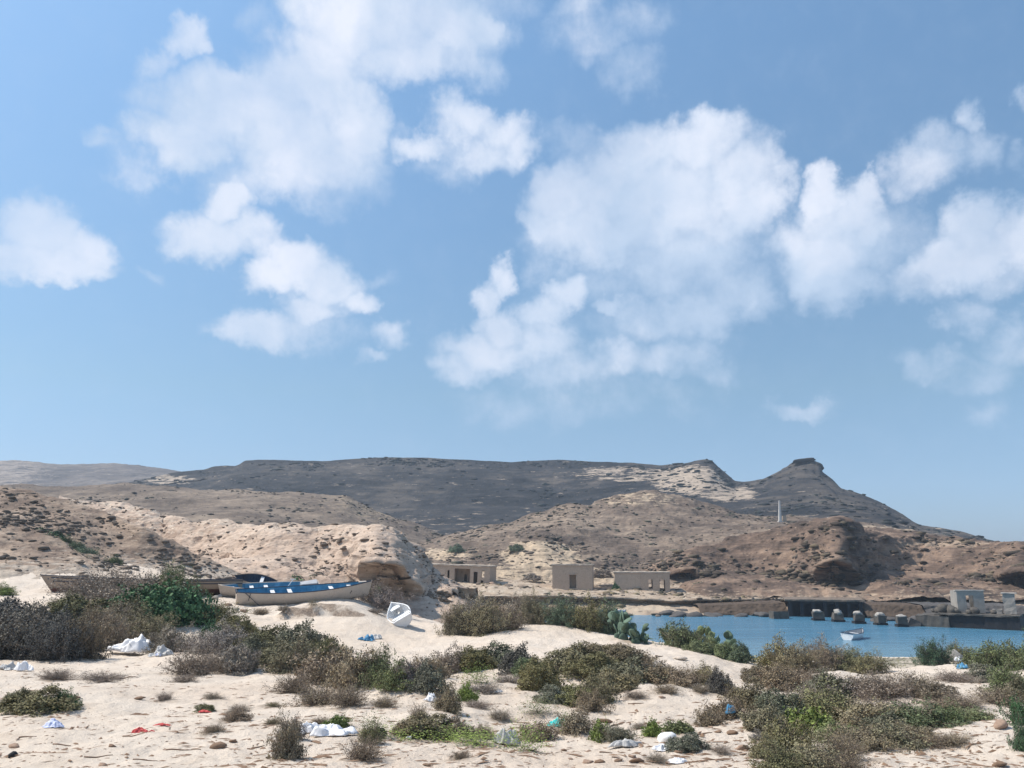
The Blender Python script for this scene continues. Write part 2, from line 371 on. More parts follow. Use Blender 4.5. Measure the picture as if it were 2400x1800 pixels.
M['reef'] = mat_simple('shade_brown_reef', (0.115, 0.082, 0.06), var=0.5, scale=0.9, stain=(0.035, 0.03, 0.03), stain_amt=0.8, bumpd=0.15)  # brown reef; dark shade below the bank top put into its colour
M['blockwork'] = mat_simple('pale_grey_blockwork', (0.34, 0.315, 0.285), var=0.35, scale=1.1, stain=(0.17, 0.15, 0.13), stain_amt=0.7, bumpd=0.06)
M['hullwhite'] = mat_simple('faded_white_paint', (0.52, 0.45, 0.385), rough=0.6, var=0.22, scale=1.6, stain=(0.27, 0.19, 0.14), stain_amt=0.8, bumpd=0.004, spec=0.4)
M['hulltan'] = mat_simple('sun_bleached_tan_paint', (0.37, 0.285, 0.22), rough=0.7, var=0.2, scale=1.0, stain=(0.28, 0.2, 0.15), stain_amt=0.5, bumpd=0.006)
M['bluein'] = mat_simple('worn_blue_paint', (0.085, 0.285, 0.45), rough=0.55, var=0.35, scale=2.4, stain=(0.22, 0.42, 0.52), stain_amt=0.8, bumpd=0.004, spec=0.4)
M['darkblue'] = mat_simple('dark_blue_paint', (0.03, 0.06, 0.11), rough=0.5, var=0.3, scale=2.0)
M['rail'] = mat_simple('dark_rail_paint', (0.035, 0.045, 0.07), rough=0.5, var=0.3)
M['white'] = mat_simple('white_gelcoat', (0.80, 0.80, 0.80), rough=0.4, var=0.12, scale=2.2, stain=(0.33, 0.31, 0.28), stain_amt=0.75, bumpd=0.003, spec=0.4, stain_lo=0.53)
M['greyin'] = mat_simple('grey_interior_paint', (0.42, 0.43, 0.45), rough=0.6, var=0.2, scale=2)
M['rust'] = mat_simple('red_brown_antifouling', (0.13, 0.06, 0.045), rough=0.8, var=0.3, scale=3)
M['plastic'] = mat_simple('white_plastic_film', (0.80, 0.80, 0.82), rough=0.4, var=0.1, scale=3, bumpd=0.01, spec=0.5)
M['plasticgrey'] = mat_simple('dusty_plastic_film', (0.5, 0.49, 0.48), rough=0.5, var=0.2, scale=3, bumpd=0.01, spec=0.4)
M['teal'] = mat_simple('turquoise_plastic', (0.03, 0.60, 0.58), rough=0.45, var=0.2, scale=5, bumpd=0.01, spec=0.4)
M['blueplastic'] = mat_simple('blue_plastic', (0.10, 0.30, 0.50), rough=0.5, var=0.3, scale=5)
M['lilac'] = mat_simple('pale_lilac_plastic', (0.62, 0.66, 0.85), rough=0.5, var=0.15, scale=5)
M['red'] = mat_simple('red_plastic', (0.62, 0.09, 0.085), rough=0.5, var=0.2, scale=5)
M['black'] = mat_simple('black_scrap', (0.025, 0.025, 0.028), rough=0.7, var=0.3, scale=5)
M['wood'] = mat_simple('driftwood', (0.26, 0.17, 0.115), rough=0.9, var=0.4, scale=6, stain=(0.12, 0.075, 0.05), stain_amt=0.7, bumpd=0.02)
M['stone'] = mat_simple('sandstone', (0.36, 0.25, 0.185), rough=0.9, var=0.35, scale=6, bumpd=0.02)
M['foam'] = mat_simple('white_foam', (0.8, 0.79, 0.77), rough=0.8, var=0.08, scale=5)
M['cactus'] = mat_leaf('cactus_pad_skin')
M['monument'] = mat_simple('white_washed_masonry', (0.6, 0.58, 0.55), var=0.2, scale=0.8)

# ------------------------------------------------------------------ foreground dunes
APEX = 6.0
def zc(px, py, Y):
    x, y, z = at(px, py, Y); return (x, y, z)
CP = []
for px in (-300, 200, 700, 1200, 1700, 2200, 2700):
    CP += [zc(px, 1800, 12), zc(px, 1700, 16.5)]
    X = (px - 1200) / 2033 * 6
    CP.append((X, 5, 5.75)); CP.append((X, -2, 5.9))
for px, py, Y in [(0,1650,20),(400,1650,20),(800,1650,20.5),(1200,1650,20),(1600,1650,20),(200,1600,24),(600,1600,25),(1000,1610,24),(1400,1615,24),(1600,1610,25),
    (60,1560,30),(300,1560,30),(560,1580,29),(450,1555,32),(660,1550,33),(750,1580,30),(880,1590,28),(120,1500,38),(-150,1500,38),(300,1480,40),(250,1430,46),(450,1470,43),(520,1430,48),(60,1420,48),
    (-150,1400,50),(0,1400,52),(200,1388,55),(330,1385,57),(480,1395,58),(560,1418,53),(650,1425,52),(750,1418,53),(840,1405,56),(600,1440,50),(760,1445,48),(900,1440,50),
    (600,1490,44),(700,1480,45),(830,1490,45),(950,1480,48),(1000,1462,55),(930,1467,54),(1050,1490,46),(900,1530,37),(1000,1540,36),(1100,1550,34),
    (1120,1490,46),(1200,1465,50),(1280,1460,51),(1350,1470,50),(1250,1520,40),(1400,1500,45),(1440,1485,50),(1500,1506,50),(1560,1512,49),(1650,1515,48),(1720,1535,46),(1500,1540,38),(1650,1560,36),(1770,1560,42),(1790,1600,36),
    (1300,1600,26),(1500,1590,28),(1700,1625,27),(1780,1640,25),
    (1850,1640,24),(1950,1620,28),(2050,1610,30),(2150,1600,32),(2250,1590,34),(2350,1590,34),(2500,1580,34),(1880,1700,17.5),(2050,1680,19.5),(2200,1680,20),(2350,1660,22),
    (2250,1560,40),(2380,1555,42),(2550,1540,42),(2000,1575,38),(2120,1570,42),(1900,1585,36)]:
    CP.append(zc(px, py, Y))
def hid(px, Y, z): CP.append(((px - 1200) / 1940 * Y, Y, z))
for px in (1250, 1400, 1500, 1600, 1700):
    hid(px, 58, 2.4 if px < 1600 else 1.8); hid(px, 66, 0.8); hid(px, 78, -0.5); hid(px, 100, -1.5); hid(px, 125, -1.5)
for px in (1800, 1900, 2000, 2120, 2250, 2400, 2600, 2900):
    hid(px, 52 if px < 2150 else 54, 1.5); hid(px, 64, 0.75); hid(px, 71, 0.35); hid(px, 79, -0.35); hid(px, 100, -1.5); hid(px, 125, -1.5)
for px, Y, z in [(1100,60,3.6),(1000,70,2.6),(1100,72,2.0),(950,80,2.5),(1050,85,1.4),(880,85,3.4),(950,100,2.2),(1050,105,0.7),(1150,90,0.1),(1200,75,0.6),(1180,110,-0.5),(1000,125,1.3),(1100,128,0.4),(900,120,3),(1300,90,-1),
                 (850,70,5.2),(750,65,5.6),(650,66,5.9),(550,66,6.3),(450,68,6.9),(300,70,8.0),(100,75,9.4),(-100,75,10.4),(700,85,5),(500,90,6),(300,100,8),(0,110,9),(-300,120,9),(-400,60,9),(-500,35,6.5)]:
    hid(px, Y, z)
CP = np.array(CP)
def fcoord(x, y): 
    ya = np.maximum(y + APEX, 1.0); return np.stack([x / ya * 2.2, np.log(ya) * 1.6], -1)
PF = fcoord(CP[:, 0], CP[:, 1])
def tps(d2): return np.where(d2 < 1e-12, 0, d2 * np.log(np.maximum(d2, 1e-12)) * 0.5)
_n = len(CP)
A = np.zeros((_n + 3, _n + 3)); D2 = ((PF[:, None] - PF[None]) ** 2).sum(-1)
A[:_n, :_n] = tps(D2) + np.eye(_n) * 2e-3
A[:_n, _n] = 1; A[:_n, _n + 1:] = PF; A[_n, :_n] = 1; A[_n + 1:, :_n] = PF.T
SOL = np.linalg.solve(A, np.concatenate([CP[:, 2], np.zeros(3)]))
_cache = {}
def H0(x, y):
    x = np.asarray(x, float); y = np.asarray(y, float); sh = x.shape
    q = fcoord(x.ravel(), y.ravel()); r = np.empty(len(q))
    for i in range(0, len(q), 40000):
        qq = q[i:i + 40000]; d = ((qq[:, None] - PF[None]) ** 2).sum(-1)
        r[i:i + 40000] = tps(d) @ SOL[:_n] + SOL[_n] + qq @ SOL[_n + 1:]
    return r.reshape(sh)
# grid lookup so that the spline is solved only once
GT = np.linspace(-1.25, 1.25, 260); GY = np.exp(np.linspace(math.log(APEX - 3), math.log(APEX + 150), 220)) - APEX
_gx, _gy = np.meshgrid(GT, GY); HG = H0(_gx * (_gy + APEX), _gy)
def Hs(x, y):
    ya = np.maximum(np.asarray(y, float) + APEX, 3.0); t = np.clip(x / ya, -1.249, 1.249)
    u = (t + 1.25) / 2.5 * 259; v = (np.log(ya) - math.log(APEX - 3)) / (math.log(APEX + 150) - math.log(APEX - 3)) * 219
    v = np.clip(v, 0, 218.999); u = np.clip(u, 0, 258.999); ui = u.astype(int); vi = v.astype(int); uf = u - ui; vf = v - vi
    a = HG[vi, ui] * (1 - uf) + HG[vi, ui + 1] * uf; b = HG[vi + 1, ui] * (1 - uf) + HG[vi + 1, ui + 1] * uf
    return a * (1 - vf) + b * vf
# hummocks: wind-built mounds (px, py, Y, radius m, height m)
HUM = [(1400,1590,29,3.2,.45),(1480,1600,28,2.6,.35),(700,1560,33,3.6,.45),(800,1600,30,2.6,.4),(1170,1560,33,2.6,.3),(2080,1660,24,3.0,.4),(1930,1610,32,2.8,.4),(480,1560,33,3,.35),(1560,1650,22,2.0,.12),
       (1000,1720,16.8,1.2,.15),(1540,1550,38,1.6,.12),(300,1640,21,3,.1),(1800,1690,19,2.0,.15),(950,1660,21,1.6,.25)]
HUM = [(*at(a, b, Y)[:2], r, h) for a, b, Y, r, h in HUM]
bx0 = at(640, 1455, 48)[0]; bx1 = at(885, 1452, 49)[0]
def H(x, y):
    x = np.asarray(x, float); y = np.asarray(y, float)
    z = Hs(x, y)
    for hx, hy, r, h in HUM: z = z + h * np.exp(-((x - hx) ** 2 + (y - hy) ** 2) / (r * r * 0.55))
    # small undercut bank in front of the boats
    wob = fbm2(x * 0.35, y * 0.0 + 3, 2) * 0.7
    m = sstep(bx0 - 0.4, bx0 + 0.8, x) * (1 - sstep(bx1 - 2.2, bx1 + 0.3, x))
    yy = y - (48.6 + wob)
    z = z + m * 0.62 * sstep(-0.16, 0.16, yy) * np.exp(-np.maximum(yy, 0) / 2.5) - m * 0.05 * np.exp(-(yy + 0.5) ** 2 / 0.3)
    land = sstep(-0.2, 0.8, z)
    n = fbm2(x / 6.0, y / 6.0, 3) * 0.20 + fbm2(x / 1.6 + 9, y / 1.6, 3) * 0.11 + np.abs(n2(x / 0.55, y / 0.55 + 4)) * 0.085 + n2(x / 0.2, y / 0.2) * 0.012
    return z + n * (0.25 + 0.75 * land)
def ground_hit(px, py, y0=8.0, y1=130.0):
    d = ray(px, py); ys = np.exp(np.linspace(math.log(y0), math.log(y1), 900)); k = ys / d[1]
    X = d[0] * k; Z = CAM_Z + d[2] * k; h = H(X, ys); below = np.where(Z <= h)[0]
    i = below[0] if len(below) else len(ys) - 1
    return float(X[i]), float(ys[i]), float(h[i])
def gz(x, y): return float(H(np.array([x]), np.array([y]))[0])

NTG, NYG = 700, 560
_tt = np.linspace(-1, 1, NTG); _tt = 0.62 * _tt + 0.38 * _tt ** 3; _tt *= 1.05
_yy = np.exp(np.linspace(math.log(APEX - 3), math.log(APEX + 135), NYG)) - APEX
TT, YY = np.meshgrid(_tt, _yy); XX = TT * (YY + APEX)
ZZ = H(XX, YY)
def grid_faces(nr, nc):
    i = np.arange(nr - 1)[:, None] * nc + np.arange(nc - 1)[None]; i = i.ravel()
    return np.stack([i, i + 1, i + nc + 1, i + nc], 1)
pxx = 1200 + XX / np.maximum(YY, 1) * 1940
weed = sstep(47, 56, YY) * sstep(0.05, 0.35, ZZ) * (1 - sstep(2.0, 3.2, ZZ)) * sstep(880, 1000, pxx)
weed *= 0.6 + 0.4 * (fbm2(XX / 5, YY / 5, 3) > 0)
rocky = sstep(78, 95, YY) * (pxx < 1250) * 0.85
_wob = fbm2(XX * 0.35, YY * 0.0 + 3, 2) * 0.7
rocky = np.maximum(rocky, 1.2 * sstep(bx0 - 0.2, bx0 + 0.8, XX) * (1 - sstep(bx1 - 1.2, bx1 + 0.2, XX)) * np.exp(-((YY - 48.55 - _wob) / 0.24) ** 2))  # bank before the boats: brown soil, with the face's shade put into it
LIT = []   # litter patches under scrub are filled in by the shrub list below
SHRUBS = []  # filled first so the litter mask can follow it

# ------------------------------------------------------------------ shrub placement (px, py of foot, width px, height px, kind, colour, zone)
C_ = {'brown': (0.165, 0.135, 0.098), 'taupe': (0.195, 0.17, 0.15), 'olive': (0.125, 0.118, 0.062), 'brownolive': (0.145, 0.13, 0.085), 'greydark': (0.085, 0.082, 0.078),
      'olivegrey': (0.12, 0.122, 0.092), 'green': (0.045, 0.095, 0.045), 'greenolive': (0.105, 0.125, 0.065), 'bright': (0.125, 0.165, 0.05), 'darkgreen': (0.045, 0.08, 0.045), 'teal': (0.05, 0.085, 0.075), 'greygreen': (0.11, 0.14, 0.10), 'cactus': (0.075, 0.115, 0.085)}
CW = {'brown': 'brown', 'taupe': 'dry taupe', 'olive': 'olive', 'brownolive': 'brown-olive', 'greydark': 'dark grey', 'olivegrey': 'grey-olive', 'green': 'dark green', 'greenolive': 'greenish olive', 'bright': 'bright green', 'darkgreen': 'deep green', 'teal': 'dark teal', 'greygreen': 'grey-green', 'cactus': 'blue-green'}
Z1 = 'the thicket on the left in front of the hill'; Z2 = 'the scrub mound left of the bare sand hollow'; Z3 = 'the scrub mound in the middle of the dunes'
Z4 = 'the scrub mass at lower right'; Z5 = 'the dune crest beside the lagoon'; Z6 = 'the littered sand along the bottom'; Z7 = 'the sand bank round the beached boats'; Z8 = 'the brown slope of the left hill'; Z9 = 'the far shore by the ruined houses'
S = [
 (40,1545,210,150,'loose','greydark',Z1),(130,1550,150,125,'loose','greydark',Z1),(-60,1545,170,150,'loose','greydark',Z1),(0,1480,170,80,'mound','greydark',Z1),(95,1490,120,75,'mound','greydark',Z1),
 (185,1545,130,130,'loose','brown',Z1),(235,1525,120,120,'loose','brown',Z1),(185,1465,120,75,'mound','olive',Z1),(265,1485,150,85,'mound','brownolive',Z1),(150,1440,90,50,'loose','olive',Z1),
 (205,1420,150,72,'twig','taupe',Z1),(265,1405,170,74,'twig','taupe',Z1),(335,1400,170,74,'twig','taupe',Z1),(240,1432,140,62,'twig','taupe',Z1),(390,1402,110,82,'loose','greenolive',Z1),
 (310,1460,120,70,'broad','green',Z1),(385,1470,150,100,'broad','green',Z1),(440,1462,100,85,'broad','green',Z1),(495,1502,50,44,'broad','green',Z1),(350,1440,110,60,'broad','green',Z1),(425,1425,90,50,'loose','green',Z1),
 (495,1458,110,58,'loose','olive',Z1),(545,1495,90,64,'mound','olive',Z1),(320,1505,150,80,'loose','brownolive',Z1),(400,1530,120,80,'loose','taupe',Z1),(450,1585,120,85,'twig','taupe',Z1),(560,1580,80,80,'mound','taupe',Z1),(510,1530,130,75,'loose','taupe',Z1),(500,1575,80,60,'twig','taupe',Z1),
 (90,1668,150,55,'mound','olive',Z6),(145,1665,65,42,'loose','green',Z6),(40,1660,80,50,'mound','brownolive',Z6),
 (625,1520,120,58,'mound','olive',Z2),(700,1535,130,70,'mound','olivegrey',Z2),(760,1545,100,62,'mound','olive',Z2),(690,1580,130,85,'loose','brownolive',Z2),(765,1605,130,105,'loose','brown',Z2),(830,1615,110,105,'loose','brown',Z2),(690,1625,90,60,'twig','brown',Z2),(750,1655,130,70,'twig','brown',Z2),(815,1660,100,60,'twig','brown',Z2),
 (883,1610,70,110,'loose','greenolive',Z2),(925,1620,80,60,'loose','greenolive',Z2),(960,1612,80,60,'mound','taupe',Z2),(1005,1590,100,65,'loose','brown',Z2),(1005,1630,90,75,'mound','olivegrey',Z2),(1055,1580,80,60,'loose','taupe',Z2),
 (1110,1572,120,62,'mound','olive',Z2),(1165,1565,130,60,'mound','olivegrey',Z2),(1215,1578,80,68,'mound','greydark',Z2),(1050,1668,60,65,'loose','brown',Z2),(1095,1645,45,42,'broad','bright',Z2),(1120,1605,60,25,'creeper','bright',Z2),(980,1695,50,65,'twig','brown',Z2),(860,1590,70,60,'loose','brown',Z2),
 (1265,1620,100,90,'mound','olive',Z3),(1245,1590,80,45,'mound','greenolive',Z3),(1340,1575,120,55,'mound','brownolive',Z3),(1400,1555,130,40,'mound','brown',Z3),(1460,1562,120,45,'mound','brown',Z3),(1400,1600,150,62,'mound','olive',Z3),(1470,1602,130,60,'mound','olivegrey',Z3),(1540,1600,110,50,'loose','brown',Z3),
 (1345,1655,90,55,'mound','olive',Z3),(1395,1650,90,75,'loose','brownolive',Z3),(1385,1668,60,55,'loose','brown',Z3),(1440,1625,110,60,'mound','brownolive',Z3),(1600,1607,90,42,'loose','brown',Z3),(1650,1605,70,50,'loose','brownolive',Z3),(1690,1628,70,62,'mound','greydark',Z3),(1725,1640,55,48,'twig','taupe',Z3),(1640,1625,40,30,'twig','brown',Z3),
 (1665,1703,60,48,'loose','brown',Z4),(1705,1685,75,55,'loose','brown',Z4),(1760,1660,90,65,'loose','brownolive',Z4),
 (668,1780,66,105,'loose','brown',Z6),(685,1735,48,62,'loose','taupe',Z6),(850,1785,85,70,'twig','brown',Z6),(868,1745,55,45,'loose','olive',Z6),(1000,1725,120,60,'mound','brownolive',Z6),(960,1728,70,40,'mound','brown',Z6),(1060,1728,90,45,'mound','brown',Z6),(1130,1732,50,28,'loose','brown',Z6),
 (970,1738,140,18,'creeper','bright',Z6),(1050,1738,120,18,'creeper','bright',Z6),(1110,1750,90,16,'creeper','bright',Z6),(875,1728,60,30,'creeper','greenolive',Z6),(790,1705,50,22,'broad','bright',Z6),(1260,1738,80,45,'loose','brown',Z6),(1230,1762,70,35,'creeper','bright',Z6),(1350,1718,75,55,'loose','brown',Z6),(1330,1715,40,25,'creeper','bright',Z6),
 (1408,1738,46,48,'broad','bright',Z6),(1450,1738,60,42,'loose','olivegrey',Z6),(1530,1728,50,36,'broad','bright',Z6),(1590,1718,62,26,'broad','greenolive',Z6),(1612,1762,80,42,'mound','olivegrey',Z6),(1540,1790,50,28,'twig','taupe',Z6),(555,1690,55,30,'loose','brown',Z6),(480,1668,48,18,'mound','olive',Z6),(498,1640,45,25,'twig','taupe',Z6),(1260,1680,60,20,'creeper','greenolive',Z6),(1780,1735,35,22,'loose','taupe',Z6),(640,1658,40,18,'twig','olive',Z6),(385,1642,44,30,'twig','taupe',Z6),(430,1600,60,36,'twig','taupe',Z6),(240,1600,120,26,'twig','taupe',Z6),(130,1598,90,30,'twig','taupe',Z6),(500,1718,50,30,'twig','brown',Z6),(560,1670,50,22,'twig','taupe',Z6),(750,1700,40,26,'twig','brown',Z6),(1080,1780,44,34,'twig','brown',Z6),(640,1700,40,24,'twig','olive',Z6),(1170,1690,60,34,'twig','taupe',Z6),(1500,1710,40,26,'twig','taupe',Z6),(1690,1770,50,26,'twig','taupe',Z6),(1490,1640,60,24,'twig','taupe',Z6),(1120,1660,70,30,'twig','taupe',Z6),(1790,1765,60,30,'twig','brown',Z6),
 (1825,1575,90,75,'loose','olive',Z4),(1870,1580,110,88,'loose','brownolive',Z4),(1925,1572,110,80,'loose','brown',Z4),(1985,1572,110,66,'loose','olive',Z4),(2045,1580,80,48,'loose','olive',Z4),(1840,1622,120,62,'loose','brown',Z4),(1905,1615,110,58,'twig','brown',Z4),
 (2195,1560,85,70,'loose','darkgreen',Z4),(2240,1550,70,48,'loose','olive',Z4),(2305,1568,90,62,'loose','greenolive',Z4),(2365,1572,90,72,'loose','greenolive',Z4),(2425,1565,90,82,'loose','greenolive',Z4),(2370,1625,100,75,'loose','greenolive',Z4),(2340,1655,110,55,'twig','brown',Z4),(2398,1700,55,75,'loose','green',Z4),(2405,1765,60,80,'loose','darkgreen',Z4),
 (1990,1645,150,70,'twig','taupe',Z4),(2085,1645,150,72,'twig','taupe',Z4),(2150,1625,110,60,'twig','brown',Z4),(2215,1668,120,42,'twig','brown',Z4),(1935,1690,130,75,'loose','olive',Z4),(1900,1725,110,60,'broad','bright',Z4),(2045,1705,140,70,'loose','brownolive',Z4),(2150,1712,140,55,'loose','greenolive',Z4),(2230,1700,100,45,'loose','greenolive',Z4),(2290,1690,80,35,'loose','greenolive',Z4),
 (1845,1770,120,90,'loose','olive',Z4),(1830,1815,110,60,'loose','olive',Z4),(1910,1812,130,70,'loose','brownolive',Z4),(1975,1790,120,75,'twig','brown',Z4),(2020,1765,120,60,'loose','brown',Z4),(2095,1755,120,60,'loose','brownolive',Z4),(2170,1752,100,45,'twig','brown',Z4),(1960,1740,100,55,'loose','greenolive',Z4),(2240,1600,90,40,'twig','taupe',Z4),
 (1790,1720,90,70,'mound','brownolive',Z4),(1830,1690,110,70,'mound','olivegrey',Z4),(1880,1660,120,70,'twig','taupe',Z4),(1950,1640,110,60,'mound','olivegrey',Z4),(2030,1620,110,50,'twig','brown',Z4),(2010,1690,100,50,'mound','brownolive',Z4),(2110,1680,120,50,'twig','taupe',Z4),(2075,1720,110,50,'mound','olivegrey',Z4),(2140,1745,110,50,'mound','brownolive',Z4),(2190,1640,90,40,'mound','brown',Z4),(2260,1660,90,36,'twig','brown',Z4),(1800,1780,80,60,'mound','brownolive',Z4),(1990,1820,130,60,'twig','brown',Z4),(2240,1755,80,34,'twig','brown',Z4),(2320,1600,90,50,'mound','olivegrey',Z4),(2380,1650,80,60,'mound','brownolive',Z4),(1780,1600,90,50,'mound','brown',Z4),(1560,1628,60,40,'twig','brown',Z3),(1300,1650,80,40,'mound','olivegrey',Z3),(1190,1600,70,34,'twig','taupe',Z2),(1130,1625,80,30,'twig','taupe',Z2),(900,1660,70,44,'twig','brown',Z2),(640,1560,90,60,'mound','brownolive',Z2),(590,1540,70,50,'mound','olivegrey',Z2),
 (1075,1490,90,80,'loose','brownolive',Z5),(1135,1488,110,80,'loose','brownolive',Z5),(1195,1478,80,62,'twig','brown',Z5),(1250,1464,80,70,'loose','brownolive',Z5),(1310,1462,90,72,'loose','greygreen',Z5),(1375,1466,100,74,'loose','olive',Z5),(1425,1482,80,80,'loose','greygreen',Z5),(1345,1455,80,60,'loose','brownolive',Z5),(1215,1455,90,66,'loose','taupe',Z5),(1160,1462,90,70,'twig','brown',Z5),(1100,1470,90,72,'loose','taupe',Z5),
 (1462,1505,60,100,'cactus','cactus',Z5),(1492,1505,42,66,'cactus','cactus',Z5),(1512,1510,26,40,'cactus','cactus',Z5),(1562,1512,44,50,'cactus','cactus',Z5),(1605,1520,80,62,'loose','greenolive',Z5),(1650,1522,60,62,'cactus','greenolive',Z5),(1680,1530,50,60,'cactus','cactus',Z5),(1700,1545,60,38,'mound','greenolive',Z5),(1735,1552,60,42,'mound','greygreen',Z5),(1640,1530,60,30,'mound','greenolive',Z5),
 (890,1425,100,65,'loose','taupe',Z7),(865,1410,60,50,'loose','greenolive',Z7),(700,1375,110,38,'broad','green',Z7),(650,1378,70,25,'loose','greygreen',Z7),(612,1443,48,26,'twig','brown',Z7),(665,1438,26,16,'loose','taupe',Z7),(732,1445,30,24,'twig','brown',Z7),(10,1395,40,28,'loose','bright',Z7),(880,1440,50,20,'twig','taupe',Z7),
]

# ------------------------------------------------------------------ place each shrub on the sand
def shrub_pose(s):
    px, py, w, h, kind, c, zone = s
    x, y, z = ground_hit(px, py, 8, 75)
    while zone in (Z5, Z3) and y > 54 and py < 1560: py += 2; x, y, z = ground_hit(px, py, 8, 75)
    k = y / 1950.0; W = w * k; Hh = h * k * (0.70 if kind == 'twig' and w < 75 else 0.86 if kind in ('loose', 'twig', 'mound') else 1.0) * (1.16 if zone == Z5 or (zone == Z1 and py < 1440) else 1.0); dep = W * (0.75 if kind != 'creeper' else 1.2)
    yc = y + dep * 0.38; xc = x * yc / y
    return xc, yc, gz(xc, yc), W, dep, Hh
POSES = [shrub_pose(s) for s in S]
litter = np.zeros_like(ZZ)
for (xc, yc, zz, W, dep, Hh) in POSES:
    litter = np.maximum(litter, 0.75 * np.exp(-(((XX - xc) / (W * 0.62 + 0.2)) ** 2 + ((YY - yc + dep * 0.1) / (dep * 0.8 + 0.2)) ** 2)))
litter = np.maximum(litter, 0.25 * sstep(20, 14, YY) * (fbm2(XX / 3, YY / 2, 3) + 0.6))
V = np.stack([XX, YY, ZZ], -1).reshape(-1, 3)
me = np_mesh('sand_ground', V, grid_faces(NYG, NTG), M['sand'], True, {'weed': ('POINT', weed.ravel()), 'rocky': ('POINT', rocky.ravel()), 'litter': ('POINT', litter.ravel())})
tag(link('sand_ground', me), 'pale rippled dune sand strewn with wrack', None, None, 'structure')

# ------------------------------------------------------------------ sea bed, water
g = MB(); g.add([(-4000, -60, -2.2), (4000, -60, -2.2), (4000, 6000, -2.2), (-4000, 6000, -2.2)], [(0, 1, 2, 3)])
tag(g.build('seabed', M['rock']), kind='structure')
m, t, p = new_mat('lagoon_water')
big = mnoise(t, 0.03, 4, 0.5, sc3=(1, 2.5, 1)); streak = mnoise(t, 0.16, 5, 0.6, sc3=(0.35, 2.0, 1))
c = mix(t, rng_map(t, streak, 0.35, 0.65), (0.055, 0.175, 0.28), (0.085, 0.225, 0.335))
t.links.new(c, p.inputs['Base Color'])
geo = N(t, 'ShaderNodeNewGeometry'); sp = N(t, 'ShaderNodeSeparateXYZ'); t.links.new(geo.outputs['Position'], sp.inputs[0])
shal = rng_map(t, sp.outputs[1], 74, 96, 1, 0)
c2 = mix(t, math_n(t, 'MULTIPLY', shal, 0.7), c, (0.20, 0.33, 0.40)); t.links.new(c2, p.inputs['Base Color'])
p.inputs['Roughness'].default_value = 0.16; p.inputs['Specular IOR Level'].default_value = 0.5; p.inputs['IOR'].default_value = 1.33
rip = add_f(t, mnoise(t, 1.6, 5, 0.6, sc3=(0.6, 1.6, 1)), mnoise(t, 0.35, 4, 0.6, sc3=(0.5, 1.6, 1)), 1.6)
bump(t, p, rip, 1.0, 0.22)
w = MB(); w.add([(-200, 58, 0), (2500, 58, 0), (2500, 2600, 0), (-200, 2600, 0)], [(0, 1, 2, 3)])
tag(w.build('water', m), 'calm blue lagoon water', None, None, 'structure')

# ------------------------------------------------------------------ hills (lofted between ridge lines)
LOFTS = {}
def stat(pts, Y=None):
    """ridge line: list of (px, py[, Y]) or (px, 'z', z, Y)"""
    o = []
    for q in pts:
        if len(q) == 4: px, _, z, yy = q; o.append(((px - 1200) / 1930.0, yy, z))
        else:
            yy = q[2] if len(q) > 2 else Y
            x, y, z = at(q[0], q[1], yy); o.append((x / y, y, z))
    o.sort(); return np.array(o)
def loft(name, stations, rows, nt_, px0, px1, mat, disp, smooth=2, palef=None, label=None, tsm=3):
    t0 = (px0 - 1200) / 1930.0; t1 = (px1 - 1200) / 1930.0; tt = np.linspace(t0, t1, nt_)
    Ys = [np.interp(tt, s[:, 0], s[:, 1]) for s in stations]; Zs = [np.interp(tt, s[:, 0], s[:, 2]) for s in stations]
    k = np.ones(2 * tsm + 1) / (2 * tsm + 1)
    def sm(a, kk, n): return np.convolve(np.pad(a, n, mode='edge'), kk, mode='valid')
    if tsm: Ys = [sm(a, k, tsm) for a in Ys]; Zs = [sm(a, k, tsm) for a in Zs]
    Yr, Zr = [], []
    for i, r in enumerate(rows):
        for j in range(r):
            f = j / r; Yr.append(Ys[i] * (1 - f) + Ys[i + 1] * f); Zr.append(Zs[i] * (1 - f) + Zs[i + 1] * f)
    Yr.append(Ys[-1]); Zr.append(Zs[-1]); Yg = np.array(Yr); Zg = np.array(Zr)
    if smooth:
        kk = np.hanning(2 * smooth + 3)[1:-1]; kk /= kk.sum(); n = len(kk) // 2
        pad = lambda a: np.pad(a, ((n, n), (0, 0)), mode='edge')
        Yp, Zp = pad(Yg), pad(Zg); Yg = sum(kk[i] * Yp[i:i + len(Yg)] for i in range(len(kk))); Zg = sum(kk[i] * Zp[i:i + len(Zg)] for i in range(len(kk)))
    Xg = tt[None] * Yg; P = np.stack([Xg, Yg, Zg], -1)
    du = np.gradient(P, axis=1); dv = np.gradient(P, axis=0); nn = np.cross(du, dv); nn /= np.linalg.norm(nn, axis=-1, keepdims=True) + 1e-9
    nn *= np.sign(nn[..., 2:3] + 1e-6) * np.where(np.abs(nn[..., 2:3]) < 0.02, np.sign(-nn[..., 1:2]) * np.sign(nn[..., 2:3] + 1e-6), 1)
    P = disp(P, nn, tt)
    pale = palef(P, nn, tt) if palef else np.zeros(Xg.shape)
    me = np_mesh(name, P.reshape(-1, 3), grid_faces(*Xg.shape), mat, True, {'pale': ('POINT', pale.ravel())})
    o = link(name, me); tag(o, label, None, None, 'structure'); LOFTS[mat.name] = (P, nn, pale); return o, P

